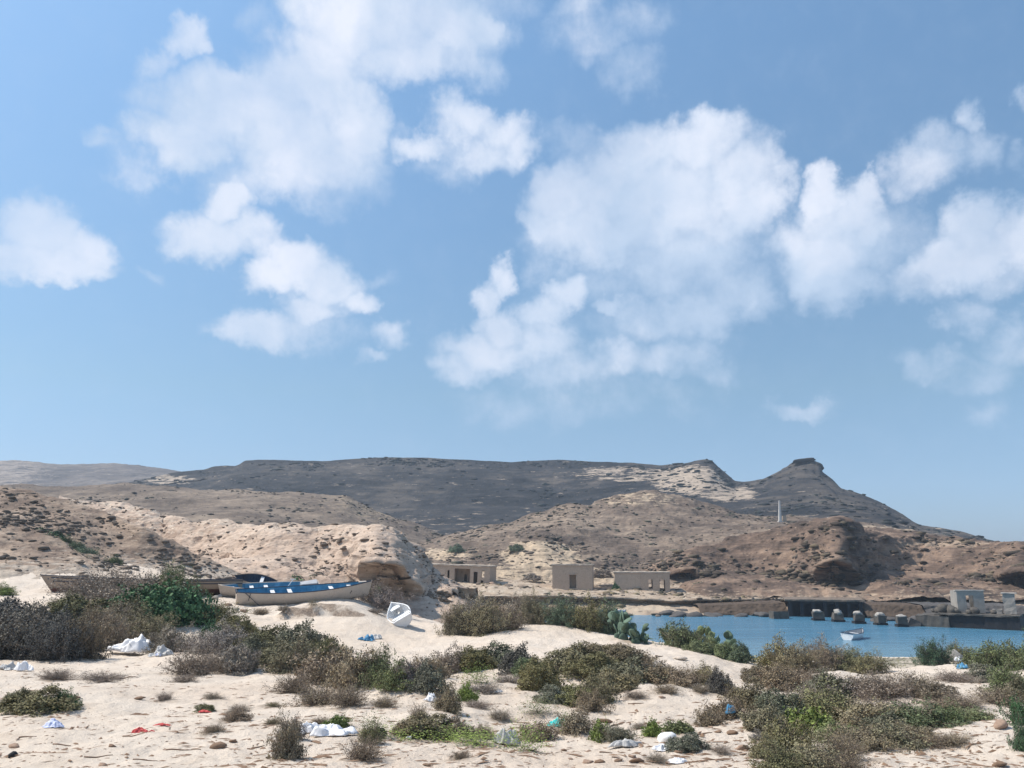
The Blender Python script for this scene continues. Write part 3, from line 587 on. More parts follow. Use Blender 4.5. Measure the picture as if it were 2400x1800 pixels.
def disp_std(a1, l1, a2, l2, a3, l3, strata=0.0, hs=4.0, seed=0, ridge=0.0):
    def f(P, nn, tt):
        x, y, z = P[..., 0] + seed * 31.7, P[..., 1], P[..., 2]
        d = a1 * fbm3(x / l1, y / l1, z / l1, 3) + a2 * ridged3(x / l2, y / l2, z / l2 * 1.6, 4) + a3 * fbm3(x / l3, y / l3, z / l3, 3, 0.6)
        if ridge: d = d + ridge * ridged3(x / (l1 * 0.6), y / (l1 * 1.6), z / (l1 * 4), 3)
        Q = P + nn * d[..., None]
        if strata:
            w = z / hs + 0.7 * fbm3(x / (hs * 5), y / (hs * 5), z / (hs * 3), 3); s = w - np.floor(w)
            steep = sstep(0.95, 0.6, nn[..., 2])
            Q[..., 1] -= strata * (s ** 2 - 0.35) * (0.25 + 0.75 * steep)
        return Q
    return f
MH = {
 'mesa': mat_hill('cloud_shaded_rock', (0.010, 0.011, 0.014), (0.036, 0.034, 0.036), (0.110, 0.092, 0.078), (0.50, 0.40, 0.31), s=0.22, bd=1.0, speck=(0.03, 0.03, 0.033)),  # dark rock; cloud shadow over the mesa is put into this colour
 'far': mat_hill('far_plateau_rock', (0.10, 0.085, 0.08), (0.17, 0.14, 0.125), (0.24, 0.20, 0.17), (0.38, 0.31, 0.26), s=0.16, bd=1.0, speck=(0.06, 0.055, 0.055)),
 'olive': mat_hill('olive_brown_scree', (0.12, 0.092, 0.075), (0.21, 0.162, 0.125), (0.32, 0.25, 0.19), (0.36, 0.28, 0.20), s=0.5, bd=1.0, speck=(0.05, 0.045, 0.04)),
 'midr': mat_hill('brown_grey_scree', (0.105, 0.080, 0.066), (0.205, 0.155, 0.120), (0.335, 0.258, 0.195), (0.62, 0.48, 0.34), s=0.6, bd=1.1, speck=(0.045, 0.045, 0.042), speck_amt=0.8),
 'red': mat_hill('red_brown_cliff', (0.075, 0.055, 0.045), (0.175, 0.120, 0.090), (0.33, 0.23, 0.165), (0.44, 0.33, 0.24), s=0.8, bd=1.2, speck=(0.05, 0.045, 0.04)),
 'cream': mat_hill('cream_sandstone', (0.37, 0.265, 0.20), (0.56, 0.425, 0.33), (0.64, 0.50, 0.395), (0.72, 0.59, 0.47), s=1.6, bd=1.2, speck=(0.14, 0.10, 0.075), speck_amt=0.55),
 'brown': mat_hill('brown_gravel_slope', (0.235, 0.17, 0.13), (0.40, 0.30, 0.225), (0.54, 0.42, 0.325), (0.58, 0.48, 0.385), s=1.7, bd=0.9, speck=(0.09, 0.06, 0.045), speck_amt=0.7),
 'terrace': mat_hill('shore_terrace_sand', (0.27, 0.20, 0.145), (0.40, 0.305, 0.225), (0.50, 0.40, 0.30), (0.60, 0.50, 0.39), s=1.2, bd=0.7, speck=(0.16, 0.12, 0.09), speck_amt=0.6),
}
# far plateau at the left
far_crest = [(-700,1095),(-300,1090),(0,1085),(50,1083),(100,1085),(150,1090),(220,1090),(300,1093),(350,1100),(420,1107),(600,1125),(800,1140)]
loft('hills', [stat([(-700,'z',-2,820),(800,'z',-2,820)]), stat([(-700,1150,900),(0,1140,900),(400,1140,900),(800,1160,900)]), stat([(-700,1120,960),(60,1112,960),(400,1125,960),(800,1150,960)]), stat(far_crest, 1060), stat([(-700,'z',60,1300),(800,'z',30,1300)]), stat([(-700,'z',-2,1700),(800,'z',-2,1700)])],
     [20, 20, 40, 10, 6], 360, -700, 800, MH['far'], disp_std(4, 90, 3.5, 45, 1.0, 12, 3, 12, 1), 1,
     lambda P, nn, tt: 0.55 * sstep(-0.56, -0.62, P[..., 0] / P[..., 1]) + 0.1, 'far mauve-grey plateau on the left skyline')  # sunlit patch at the left edge put in as paler colour
# dark mesa and peak
mesa = [(-500,1160),(0,1150),(200,1142),(300,1130),(360,1118),(400,1108),(480,1100),(500,1093),(530,1091),(550,1092),(562,1088),(575,1079),(600,1077),(700,1079),(760,1080),(800,1077),(850,1073),(910,1071),(1000,1073),(1100,1078),(1200,1083),(1250,1080),(1310,1077),(1400,1082),(1480,1085),(1550,1090),(1600,1086),(1640,1078),(1655,1076),(1668,1079),(1680,1091),(1700,1108),(1720,1125),(1740,1129),(1765,1127),(1790,1122),(1810,1112),(1830,1102),(1848,1093),(1853,1085),(1880,1080),(1903,1079),(1907,1083),(1922,1090),(1924,1104),(1945,1120),(1968,1144),(2010,1155),(2060,1175),(2100,1197),(2137,1222),(2155,1231),(2200,1236),(2260,1248),(2310,1264),(2370,1277),(2400,1283),(2500,1300),(2700,1330)]
MY = lambda px: 640 if px < 1300 else 640 - (px - 1300) * 0.24
def my(pts, k=0): return [(a, b, MY(a) + k) for a, b in pts]
mesa_c = my(mesa)
mid_up = my([(-500,1175),(0,1165),(300,1150),(480,1130),(575,1100),(900,1095),(1300,1100),(1550,1112),(1650,1110),(1720,1150),(1800,1140),(1880,1110),(1930,1130),(2010,1170),(2150,1240),(2400,1292),(2700,1340)], -25)
mid_lo = my([(-500,1200),(0,1190),(480,1180),(900,1185),(1300,1190),(1600,1180),(1800,1180),(2000,1200),(2150,1255),(2400,1310),(2700,1350)], -110)
low = my([(-500,1240),(0,1230),(600,1230),(960,1235),(1300,1220),(1600,1215),(2000,1240),(2150,1270),(2400,1330),(2700,1360)], -170)
def mesa_pale(P, nn, tt):
    t = P[..., 0] / P[..., 1]; px = 1200 + t * 1930; py = 1311 - (P[..., 2] - CAM_Z) / P[..., 1] * 1930
    d = np.minimum(((px - 1625) / 105) ** 2 + ((py - 1122) / 36) ** 2, ((px - 1715) / 80) ** 2 + ((py - 1158) / 20) ** 2 + 0.25)
    strip = ((px - 1500) / 160) ** 2 + ((py - 1110) / 22) ** 2
    left = ((px - 380) / 70) ** 2 + ((py - 1125) / 14) ** 2
    top = sstep(4, 12, py - np.interp(px, [q[0] for q in mesa], [q[1] for q in mesa]))
    return np.maximum.reduce([0.78 * (1 - sstep(0.3, 1.6, d)) * top, 0.5 * (1 - sstep(0.3, 1.3, strip)) * top, 0.55 * (1 - sstep(0.3, 1.2, left)), 0.12 * sstep(1180, 1230, py)])
def mesa_disp(P, nn, tt):
    Q = disp_std(6, 80, 7, 42, 1.8, 9, 11.0, 11, 2, ridge=6)(P, nn, tt)
    d = (Q - P) * np.array([1.0, 1.0, 0.12]); ct = np.interp(1200 + P[..., 0] / P[..., 1] * 1930, [q[0] for q in mesa], [q[1] for q in mesa])
    py = 1311 - (P[..., 2] - CAM_Z) / P[..., 1] * 1930; near = sstep(5, 34, py - ct)[..., None]
    R_ = P + d * (0.05 + 0.95 * near); R_[..., 2] += 0.5 * fbm2(P[..., 0] / 14, P[..., 1] / 14, 4); return R_
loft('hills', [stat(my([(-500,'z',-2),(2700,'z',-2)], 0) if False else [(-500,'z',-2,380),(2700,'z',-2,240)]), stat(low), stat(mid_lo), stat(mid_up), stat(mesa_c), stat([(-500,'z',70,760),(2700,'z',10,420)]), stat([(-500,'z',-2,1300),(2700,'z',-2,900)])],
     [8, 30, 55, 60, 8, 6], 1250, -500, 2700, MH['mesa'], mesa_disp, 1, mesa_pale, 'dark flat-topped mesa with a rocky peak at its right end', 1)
# dark cap rock on the peak is part of the mesa: two slabs leaning on the summit
def rock_mesh(name, mat, sx, sy, sz, seed, sub=3, rough=0.28, flat=0.0):
    rs = np.random.default_rng(seed)
    bm = __import__('bmesh').new(); __import__('bmesh').ops.create_icosphere(bm, subdivisions=sub, radius=1)
    v = np.array([q.co[:] for q in bm.verts]); f = np.array([[q.index for q in a.verts] for a in bm.faces]); bm.free()
    o = rs.uniform(0, 50, 3)
    for k in range(6):   # planar cuts make it blocky
        n = rs.normal(size=3); n /= np.linalg.norm(n); dd = v @ n; lim = rs.uniform(0.55, 0.85); v = v - np.outer(np.maximum(dd - lim, 0), n)
    v = v * (1 + rough * fbm3(v[:, 0] * 1.3 + o[0], v[:, 1] * 1.3 + o[1], v[:, 2] * 1.3 + o[2], 4))[:, None]
    return np_mesh(name, v * np.array([sx, sy, sz]), f, mat, False)
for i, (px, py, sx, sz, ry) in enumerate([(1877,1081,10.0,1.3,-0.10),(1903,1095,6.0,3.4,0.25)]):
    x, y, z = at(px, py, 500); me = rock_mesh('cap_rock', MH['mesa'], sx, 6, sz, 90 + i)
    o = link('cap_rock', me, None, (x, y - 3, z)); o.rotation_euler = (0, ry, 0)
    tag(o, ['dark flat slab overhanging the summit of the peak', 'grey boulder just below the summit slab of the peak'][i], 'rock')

# olive-brown hill, mid left
oc = [(-400,1150),(60,1142),(150,1145),(300,1142),(480,1150),(600,1156),(700,1166),(780,1169),(812,1170),(822,1176),(840,1187),(880,1207),(940,1222),(1010,1246),(1060,1268),(1110,1290),(1160,1310)]
loft('hills', [stat([(-400,'z',0,180),(1160,'z',0,180)]), stat([(-400,1290,210),(600,1275,210),(900,1275,210),(1160,1330,215)]), stat([(-400,1210,260),(350,1195,270),(600,1215,250),(740,1230,250),(850,1235,270),(1000,1275,280),(1160,1320,290)]), stat([(a, b, 320) for a, b in oc]), stat([(-400,'z',10,380),(600,'z',12,400),(1160,'z',-2,360)]), stat([(-400,'z',-2,420),(1160,'z',-2,420)])],
     [20, 60, 60, 8, 4], 620, -400, 1160, MH['olive'], disp_std(2.2, 40, 1.6, 22, 0.5, 4, 0.6, 5, 3), 2,
     lambda P, nn, tt: 0.5 * np.exp(-((P[..., 0] / P[..., 1] * 1930 + 1200 - 870) / 120) ** 2) * (nn[..., 0] > -2) * sstep(18, 26, P[..., 2]) + 0.05, 'olive-brown rounded hill in front of the mesa')  # sunlit right end of the crest painted paler
# middle right hill
rc = [(700,1330),(900,1300),(980,1285),(1050,1264),(1150,1242),(1200,1234),(1250,1210),(1300,1194),(1335,1184),(1355,1186),(1380,1190),(1450,1166),(1500,1154),(1530,1152),(1560,1160),(1600,1172),(1680,1190),(1740,1212),(1830,1220),(1960,1226),(2060,1238),(2200,1262),(2400,1300),(2600,1330)]
def midr_pale(P, nn, tt):
    px = 1200 + P[..., 0] / P[..., 1] * 1930; py = 1311 - (P[..., 2] - CAM_Z) / P[..., 1] * 1930
    a = ((px - 1265) / 95) ** 2 + ((py - 1302) / 36) ** 2; b = ((px - 1030) / 110) ** 2 + ((py - 1300) / 16) ** 2; c = ((px - 1490) / 110) ** 2 + ((py - 1172) / 18) ** 2; e = ((px - 2050) / 160) ** 2 + ((py - 1245) / 14) ** 2
    g_ = ((px - 1200) / 300) ** 2 + ((py - 1350) / 28) ** 2
    return np.maximum.reduce([0.95 * (1 - sstep(0.4, 1.4, a)), 0.6 * (1 - sstep(0.3, 1.3, b)), 0.42 * (1 - sstep(0.3, 1.3, c)), 0.5 * (1 - sstep(0.3, 1.3, e)), 0.75 * (1 - sstep(0.4, 1.3, g_)), 0 * a])
loft('hills', [stat([(700,'z',2,158),(2600,'z',2,158)]), stat([(700,1385,162),(1000,1352,165),(1150,1345,166),(1300,1345,166),(1500,1348,168),(1700,1345,168),(2600,1370,168)]), stat([(700,1350,180),(980,1318,182),(1150,1300,182),(1270,1262,184),(1340,1300,180),(1450,1312,178),(1500,1315,180),(1560,1300,184),(1700,1275,184),(2600,1340,184)]),
     stat([(700,1345,200),(1000,1300,200),(1200,1265,202),(1340,1245,204),(1450,1270,204),(1600,1262,204),(1800,1240,206),(2600,1335,206)]), stat([(700,1335,225),(1000,1290,225),(1200,1245,228),(1300,1225,228),(1500,1205,228),(1650,1222,230),(1850,1228,232),(2600,1333,232)]),
     stat([(a, b, 250) for a, b in rc]), stat([(700,'z',0,300),(1500,'z',14,300),(2600,'z',0,300)]), stat([(700,'z',-2,360),(2600,'z',-2,360)])],
     [14, 40, 40, 34, 34, 8, 4], 900, 700, 2600, MH['midr'], disp_std(1.4, 26, 1.5, 12, 0.4, 2.6, 1.3, 2.8, 4), 1, midr_pale, 'brown-grey rocky hill behind the ruined houses')
# right red-brown cliff above the quay
rcc = [(1380,1400),(1440,1376),(1500,1348),(1560,1325),(1620,1300),(1700,1278),(1760,1262),(1830,1250),(1900,1244),(1940,1238),(1962,1228),(1975,1231),(2000,1248),(2030,1262),(2065,1268),(2110,1270),(2160,1280),(2200,1288),(2240,1284),(2290,1292),(2340,1298),(2375,1293),(2400,1294),(2600,1300),(3000,1330)]
RY = lambda px: 176 - 14 * np.exp(-((px - 1960) / 60.0) ** 2) - 16 * np.exp(-((px - 2400) / 60.0) ** 2) + 10 * np.exp(-((px - 2150) / 90.) ** 2) + 6 * np.exp(-((px - 1750) / 90.) ** 2)
def red_pale(P, nn, tt):
    px = 1200 + P[..., 0] / P[..., 1] * 1930; py = 1311 - (P[..., 2] - CAM_Z) / P[..., 1] * 1930
    a = ((px - 2220) / 120) ** 2 + ((py - 1275) / 9) ** 2
    return np.maximum(0.6 * (1 - sstep(0.3, 1.3, a)), 0.42 * sstep(1372, 1392, py))
up = [(a, b + (26 if a > 1650 else 12), RY(a) - 6) for a, b in rcc]
lo = [(a, max(b + 30, min(1355, b + 95)), RY(a) - (9 if a < 1620 else 16)) for a, b in rcc]
loft('hills', [stat([(1380,'z',0.5,163),(1590,'z',0.5,163),(1660,'z',0.5,137),(3000,'z',0.5,137)]), stat([(1380,1402,165),(1500,1394,165),(1590,1392,165),(1660,1400,143),(1700,1404,142),(1850,1402,142),(2000,1405,142),(2400,1410,142),(3000,1420,142)]), stat([(1380,1400,168),(1500,1386,168),(1590,1382,168),(1700,1382,150),(1850,1378,152),(2000,1380,150),(2400,1392,150),(3000,1400,150)]),
     stat(lo), stat(up), stat([(a, b, RY(a)) for a, b in rcc]), stat([(1380,'z',4,186),(2000,'z',14,192),(3000,'z',5,186)]), stat([(1380,'z',-2,230),(3000,'z',-2,230)])],
     [6, 24, 40, 50, 30, 10, 4], 820, 1380, 3000, MH['red'], disp_std(1.5, 20, 1.5, 9, 0.35, 2.0, 1.4, 3.0, 5, ridge=0.8), 1, red_pale, 'red-brown cliff rising behind the quay')
# far shore terrace on which the houses stand
loft('terrain', [stat([(700,'z',-1.6,124),(3000,'z',-1.6,124)]), stat([(700,'z',0.5,130),(1100,'z',0.3,131),(1400,'z',0.15,132),(3000,'z',0.1,131)]), stat([(700,1410,136),(1050,1414,136.6),(1200,1417,137),(1500,1418,137),(1600,1421,137),(1800,1424,137),(3000,1426,136)]),
     stat([(700,1402,135.6),(1050,1402,135.6),(1200,1401,135.8),(1450,1402,136),(1580,1411,136.2),(1650,1408,136),(1800,1406,136),(2100,1414,138),(3000,1420,138)]), stat([(700,1375,150),(1000,1370,150),(1150,1368,151),(1300,1383,151),(1400,1386,152),(1500,1384,152),(1600,1388,152),(3000,1400,152)]), stat([(700,1350,172),(1000,1345,172),(1200,1348,174),(1500,1352,174),(1700,1365,174),(3000,1390,174)]), stat([(700,'z',-2,200),(3000,'z',-2,200)])],
     [8, 14, 16, 34, 20, 4], 900, 700, 3000, MH['terrace'], disp_std(0.25, 9, 0.42, 3.2, 0.1, 0.8, 0.5, 0.8, 6), 1, lambda P, nn, tt: 0.35 * sstep(1.4, 2.4, P[..., 2]), 'sandy terrace with a low undercut bank along the far shore')
# cream sandstone bluff, centre left
cc_ = [(120,1170),(190,1178),(260,1190),(340,1206),(385,1225),(402,1218),(430,1225),(465,1238),(520,1239),(580,1240),(640,1242),(700,1251),(745,1258),(790,1254),(830,1250),(880,1247),(915,1252),(930,1262),(940,1275),(965,1292),(983,1312),(1000,1336),(1035,1358),(1070,1380),(1090,1398),(1120,1410)]
CY = lambda px: 96 + 26 * sstep(0, 1, np.clip((700 - px) / 500., 0, 1)) - 8 * np.exp(-((px - 900) / 80.) ** 2)
f1 = [(a, b + (22 if a < 900 else 34), CY(a) - 5) for a, b in cc_]
f2 = [(a, min(b + 80, 1400), CY(a) - 11) for a, b in cc_]
loft('hills', [stat([(120,'z',4,66),(700,'z',3,70),(1120,'z',1,76)]), stat([(120,1360,74),(400,1370,74),(640,1378,76),(800,1392,78),(900,1406,80),(1000,1416,82),(1080,1417,86),(1120,1419,90)]), stat(f2), stat(f1), stat([(a, b, CY(a)) for a, b in cc_]), stat([(120,'z',8,140),(700,'z',7,118),(1120,'z',0,112)]), stat([(120,'z',-2,160),(1120,'z',-2,150)])],
     [8, 50, 60, 40, 10, 4], 760, 120, 1120, MH['cream'], disp_std(0.8, 12, 0.9, 6, 0.25, 1.5, 1.1, 2.1, 7, ridge=0.4), 1, lambda P, nn, tt: 0.25 * sstep(10, 13, P[..., 2]) + 0.12, 'cream sandstone bluff with an overhanging right end')
# left brown hill coming down to the sand
gc = [(-700,1110),(-300,1118),(-50,1130),(0,1137),(60,1150),(110,1168),(190,1188),(240,1205),(330,1240),(400,1272),(480,1312),(560,1348),(600,1366),(650,1390)]
loft('hills', [stat([(-700,'z',4,46),(0,'z',5,50),(650,'z',3,58)]), stat([(-700,1370,56),(0,1362,58),(120,1362,60),(300,1372,62),(450,1382,64),(560,1390,66),(650,1402,68)]), stat([(-700,1260,66),(0,1270,66),(120,1290,67),(250,1330,68),(350,1352,69),(450,1368,70),(560,1382,70),(650,1400,71)]), stat([(-700,1190,74),(0,1200,74),(150,1240,74),(250,1285,73),(350,1320,73),(450,1350,73),(560,1374,73),(650,1398,74)]), stat([(a, b, 82 - 6 * (a > 300)) for a, b in gc]), stat([(-700,'z',8,100),(0,'z',10,98),(650,'z',1,88)]), stat([(-700,'z',-2,130),(650,'z',-2,110)])],
     [8, 50, 50, 40, 8, 4], 640, -700, 650, MH['brown'], disp_std(0.55, 9, 0.45, 4, 0.16, 1.1, 0.25, 1.2, 8), 1,
     lambda P, nn, tt: 0.75 * (1 - sstep(7.0, 9.3, P[..., 2] + 0.6 * fbm2(P[..., 0] / 5, P[..., 1] / 5, 3))) + 0.05, 'brown stony hill slope on the left')
#PART2
# ------------------------------------------------------------------ haze
hz = MB(); hz.box((250, 800, 80), (3300, 1780, 168))
hm = bpy.data.materials.new('haze_air'); hm.use_nodes = True; ht = hm.node_tree; ht.nodes.clear()
ho = N(ht, 'ShaderNodeOutputMaterial'); hp = N(ht, 'ShaderNodeVolumePrincipled'); ht.links.new(hp.outputs[0], ho.inputs['Volume'])
hp.inputs['Color'].default_value = (0.68, 0.83, 1.0, 1); hp.inputs['Density'].default_value = 0.00024; hp.inputs['Anisotropy'].default_value = 0.1
tag(hz.build('haze', hm), 'thin pale sea haze over the bay', None, None, 'stuff')

# ------------------------------------------------------------------ ruined houses on the far shore
def jit3(p, a, s=1.3):
    x, y, z = [np.array([q * s + 3.1]) for q in p]
    return Vector((float(n3(x, y, z)[0]), float(n3(x + 9, y, z)[0]), float(n3(x, y + 9, z)[0]))) * a * 2
def wall(mb, x0, x1, z0, z1, y0, y1, ops=(), step=0.55, a=0.02, along='x'):
    """a wall slab with real openings; only outer faces are made"""
    def cuts(lo, hi, extra):
        c = sorted(set([lo, hi] + [e for e in extra if lo < e < hi])); o = []
        for p, q in zip(c[:-1], c[1:]):
            n = max(1, int(round((q - p) / step))); o += [p + (q - p) * i / n for i in range(n)]
        return o + [hi]
    xs = cuts(x0, x1, [e for o in ops for e in o[:2]]); zs = cuts(z0, z1, [e for o in ops for e in o[2:4]])
    solid = lambda i, j: 0 <= i < len(xs) - 1 and 0 <= j < len(zs) - 1 and not any(o[0] < (xs[i] + xs[i + 1]) / 2 < o[1] and o[2] < (zs[j] + zs[j + 1]) / 2 < o[3] for o in ops)
    def P(x, y, z):
        p = Vector((x, y, z)) if along == 'x' else Vector((y, x, z)); return p + jit3(p, a)
    def q(*pts): mb.add([P(*p) for p in pts], [(0, 1, 2, 3)])
    for i in range(len(xs) - 1):
        for j in range(len(zs) - 1):
            if not solid(i, j): continue
            a0, a1, b0, b1 = xs[i], xs[i + 1], zs[j], zs[j + 1]
            q((a0, y0, b0), (a1, y0, b0), (a1, y0, b1), (a0, y0, b1)); q((a1, y1, b0), (a0, y1, b0), (a0, y1, b1), (a1, y1, b1))
            if not solid(i - 1, j): q((a0, y1, b0), (a0, y0, b0), (a0, y0, b1), (a0, y1, b1))
            if not solid(i + 1, j): q((a1, y0, b0), (a1, y1, b0), (a1, y1, b1), (a1, y0, b1))
            if not solid(i, j + 1): q((a0, y0, b1), (a1, y0, b1), (a1, y1, b1), (a0, y1, b1))
            if not solid(i, j - 1): q((a0, y1, b0), (a1, y1, b0), (a1, y0, b0), (a0, y0, b0))
def slab(mb, x0, x1, y0, y1, z0, z1, a=0.05):
    wall(mb, x0, x1, y0, y1, z0, z1, (), 0.6, a, 'x') if False else None
    nx = max(2, int((x1 - x0) / 0.45)); ny = max(2, int((y1 - y0) / 0.7))
    def P(i, j, z):
        x = x0 + (x1 - x0) * i / nx; y = y0 + (y1 - y0) * j / ny; return Vector((x, y, z)) + jit3((x, y, z * 3), a, 1.1)
    for z, flip in ((z1, False), (z0, True)):
        for i in range(nx):
            for j in range(ny):
                v = [P(i, j, z), P(i + 1, j, z), P(i + 1, j + 1, z), P(i, j + 1, z)]; mb.add(v, [(3, 2, 1, 0) if flip else (0, 1, 2, 3)])
    for i in range(nx):
        for j, fl in ((0, False), (ny, True)):
            v = [P(i, j, z0), P(i + 1, j, z0), P(i + 1, j, z1), P(i, j, z1)]; mb.add(v, [(3, 2, 1, 0) if fl else (0, 1, 2, 3)])
    for j in range(ny):
        for i, fl in ((0, True), (nx, False)):
            v = [P(i, j, z0), P(i, j + 1, z0), P(i, j + 1, z1), P(i, j, z1)]; mb.add(v, [(3, 2, 1, 0) if fl else (0, 1, 2, 3)])
def house(name, label, px0, px1, pyb, Y0, Y1, Hh, Dp, front, back, parts, mat, side_ops=(), tilt=0.0, over=0.16):
    a = Vector(at(px0, pyb, Y0)); b = Vector(at(px1, pyb, Y1)); b.z = a.z
    W = (b - a).length; ang = math.atan2(b.y - a.y, b.x - a.x)
    root = empty(name, a - Vector((0, 0, 0.15)), 0, (0, tilt, ang)); tag(root, label, 'house', 'ruined flat-roofed houses on the far shore')
    f = MB(); wall(f, 0, W, -0.5, Hh, 0, 0.3, front); f.build('front_wall', mat, root)
    g_ = MB(); wall(g_, 0, W, -0.5, Hh, Dp - 0.3, Dp, back); g_.build('back_wall', mat, root)
    s1 = MB(); wall(s1, 0.302, Dp - 0.302, -0.5, Hh, 0, 0.3, side_ops, along='y'); s1.build('side_wall', mat, root)
    s2 = MB(); wall(s2, 0.302, Dp - 0.302, -0.5, Hh, W - 0.3, W, side_ops, along='y'); s2.build('side_wall', mat, root)
    for (kind, args) in parts:
        pm = MB(); wall(pm, *args[:6], *(args[6:])); pm.build(kind, mat, root)
    r = MB(); slab(r, -over, W + over, -over, Dp + over, Hh + 0.004, Hh + 0.26); r.build('roof', M['roofslab'], root)
    fl = MB(); slab(fl, 0.3, W - 0.3, 0.3, Dp - 0.3, -0.3, 0.02, 0.02); fl.build('floor', M['roofslab'], root)
    return root, W
# long house with the porch opening
h1, W1 = house('ruined_house', 'long low ruined house with a wide porch opening beside the cream bluff', 972, 1147, 1366, 152, 149.5, 3.4, 6.0,
    [(6.1, 6.5, 0.9, 2.6), (7.45, 10.35, -0.5, 2.95), (11.0, 11.75, 0.25, 2.45), (12.5, 13.0, 1.45, 2.7), (12.35, 12.85, 0.2, 1.0)],
    [(6.0, 6.7, 0.6, 2.6), (8.55, 9.35, 0.0, 1.95), (11.0, 11.8, 0.0, 2.45), (12.3, 13.1, 0.2, 1.0)],
    [('partition', (7.3, 10.5, -0.3, 3.4, 2.6, 2.85, [(8.65, 9.2, -0.3, 1.9)])), ('partition', (0.32, 5.68, -0.3, 3.4, 7.0, 7.25, (), 0.55, 0.02, 'y')), ('partition', (0.32, 5.68, -0.3, 3.4, 10.55, 10.8, (), 0.55, 0.02, 'y'))],
    M['concrete'], tilt=R(1.6))
for (x0, x1, z1) in ((4.3, 5.6, 2.75), (1.5, 3.3, 2.75)):
    q = MB(); q.box(((x0 + x1) / 2, -0.012, z1 / 2), (x1 - x0, 0.024, z1)); q.build('blocked_doorway', M['concrete2'], h1)
# tall plain house
h2, W2 = house('ruined_house', 'tall plain square ruined house with a single blocked doorway', 1295, 1389, 1384, 150, 149, 4.55, 6.0,
    [(3.1, 4.3, 0.55, 2.95)], [(1.0, 1.8, 1.0, 2.0)], [('blocked_doorway', (3.1, 4.3, 0.55, 2.95, 1.2, 1.4))], M['concrete'])
q = MB(); q.box((3.7, -0.05, 3.03), (1.5, 0.10, 0.14)); q.build('lintel', M['concrete2'], h2)
q = MB(); q.box((3.7, -0.10, 0.48), (1.5, 0.22, 0.13)); q.build('sill', M['concrete2'], h2)
q = MB(); q.box((4.42, -0.02, 1.7), (0.12, 0.06, 2.4)); q.build('door_jamb', M['roofslab'], h2)
q = MB(); q.box((W2 / 2 - 0.2, -0.45, -0.2), (W2 + 0.9, 1.0, 0.45), jit=0.05); q.build('plinth', M['roofslab'], h2)
# two-part house on the right
h3, W3 = house('ruined_house', 'low two-part ruined house with two openings, right of the tall square one', 1441, 1571, 1385, 151, 150, 3.3, 5.5,
    [(6.1, 6.85, 0.55, 2.2), (8.1, 9.05, 0.05, 2.15)], [(6.2, 7.0, 0.6, 2.2), (7.9, 9.3, 0.05, 2.3)], [('partition', (0.32, 5.18, -0.3, 3.3, 4.75, 5.0, (), 0.55, 0.02, 'y'))], M['concrete2'])
q = MB(); wall(q, 4.72, W3 - 0.02, -0.4, 3.28, -0.09, -0.004, [(6.1, 6.85, 0.55, 2.2), (8.1, 9.05, 0.05, 2.15)], 0.5, 0.02); q.build('render_coat', M['concrete'], h3)

# small far ruin glimpsed at the foot of the olive hill
q = MB(); x, y, z = at(955, 1300, 170); 
r_ = empty('ruined_wall', (x - 2, y, z - 1.6)); tag(r_, 'pale leaning slab of ruined wall seen above the cream bluff', 'wall')
q.box((1.2, 0, 1.4), (2.6, 0.3, 2.8), jit=0.12); q.box((4.6, 0.6, 1.2), (1.6, 0.3, 2.2), jit=0.12); q.build('wall', M['concrete'], r_)

# ------------------------------------------------------------------ white monument on the ridge
x, y, z = at(1829, 1230, 232)
mo = empty('monument', (x, y, z - 0.8)); tag(mo, 'slim white tapering pillar standing on the ridge below the peak', 'monument')
q = MB(); q.box((0, 0, 0.9), (1.3, 1.3, 1.8), jit=0.05); q.build('base', M['monument'], mo)
q = MB(); q.box((0.1, 0, 4.7), (0.75, 0.75, 5.9), rot=(0, R(2.2), 0), taper=0.45); q.build('shaft', M['monument'], mo)
q = MB(); q.box((1.35, 0.2, 1.6), (0.9, 0.8, 3.4), jit=0.08); q.build('buttress', M['concrete'], mo)

# ------------------------------------------------------------------ quay, pier posts, pier-head ruin
qy = empty('quay', at(1850, 1443, 126)); tag(qy, 'long stone quay with deep dark bays under its deck', 'quay')
a = Vector(at(1848, 1443, 127)); b = Vector(at(2026, 1447, 124)); a.z = b.z = 0
dv_ = (b - a); L = dv_.length; ang = math.atan2(dv_.y, dv_.x); qy.location = a; qy.rotation_euler = (0, 0, ang)
q = MB(); slab(q, -0.4, L + 0.3, -0.1, 9, 2.30, 2.55, 0.05); q.build('deck', M['rock'], qy)
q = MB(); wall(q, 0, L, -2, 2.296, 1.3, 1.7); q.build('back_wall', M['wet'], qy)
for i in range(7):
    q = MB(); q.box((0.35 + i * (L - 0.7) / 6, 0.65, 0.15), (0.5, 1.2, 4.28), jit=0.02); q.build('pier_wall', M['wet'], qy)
q = MB(); q.box((L / 2, 0.3, 2.12), (L - 1.3, 0.3, 0.33), jit=0.02); q.build('beam', M['wet'], qy)
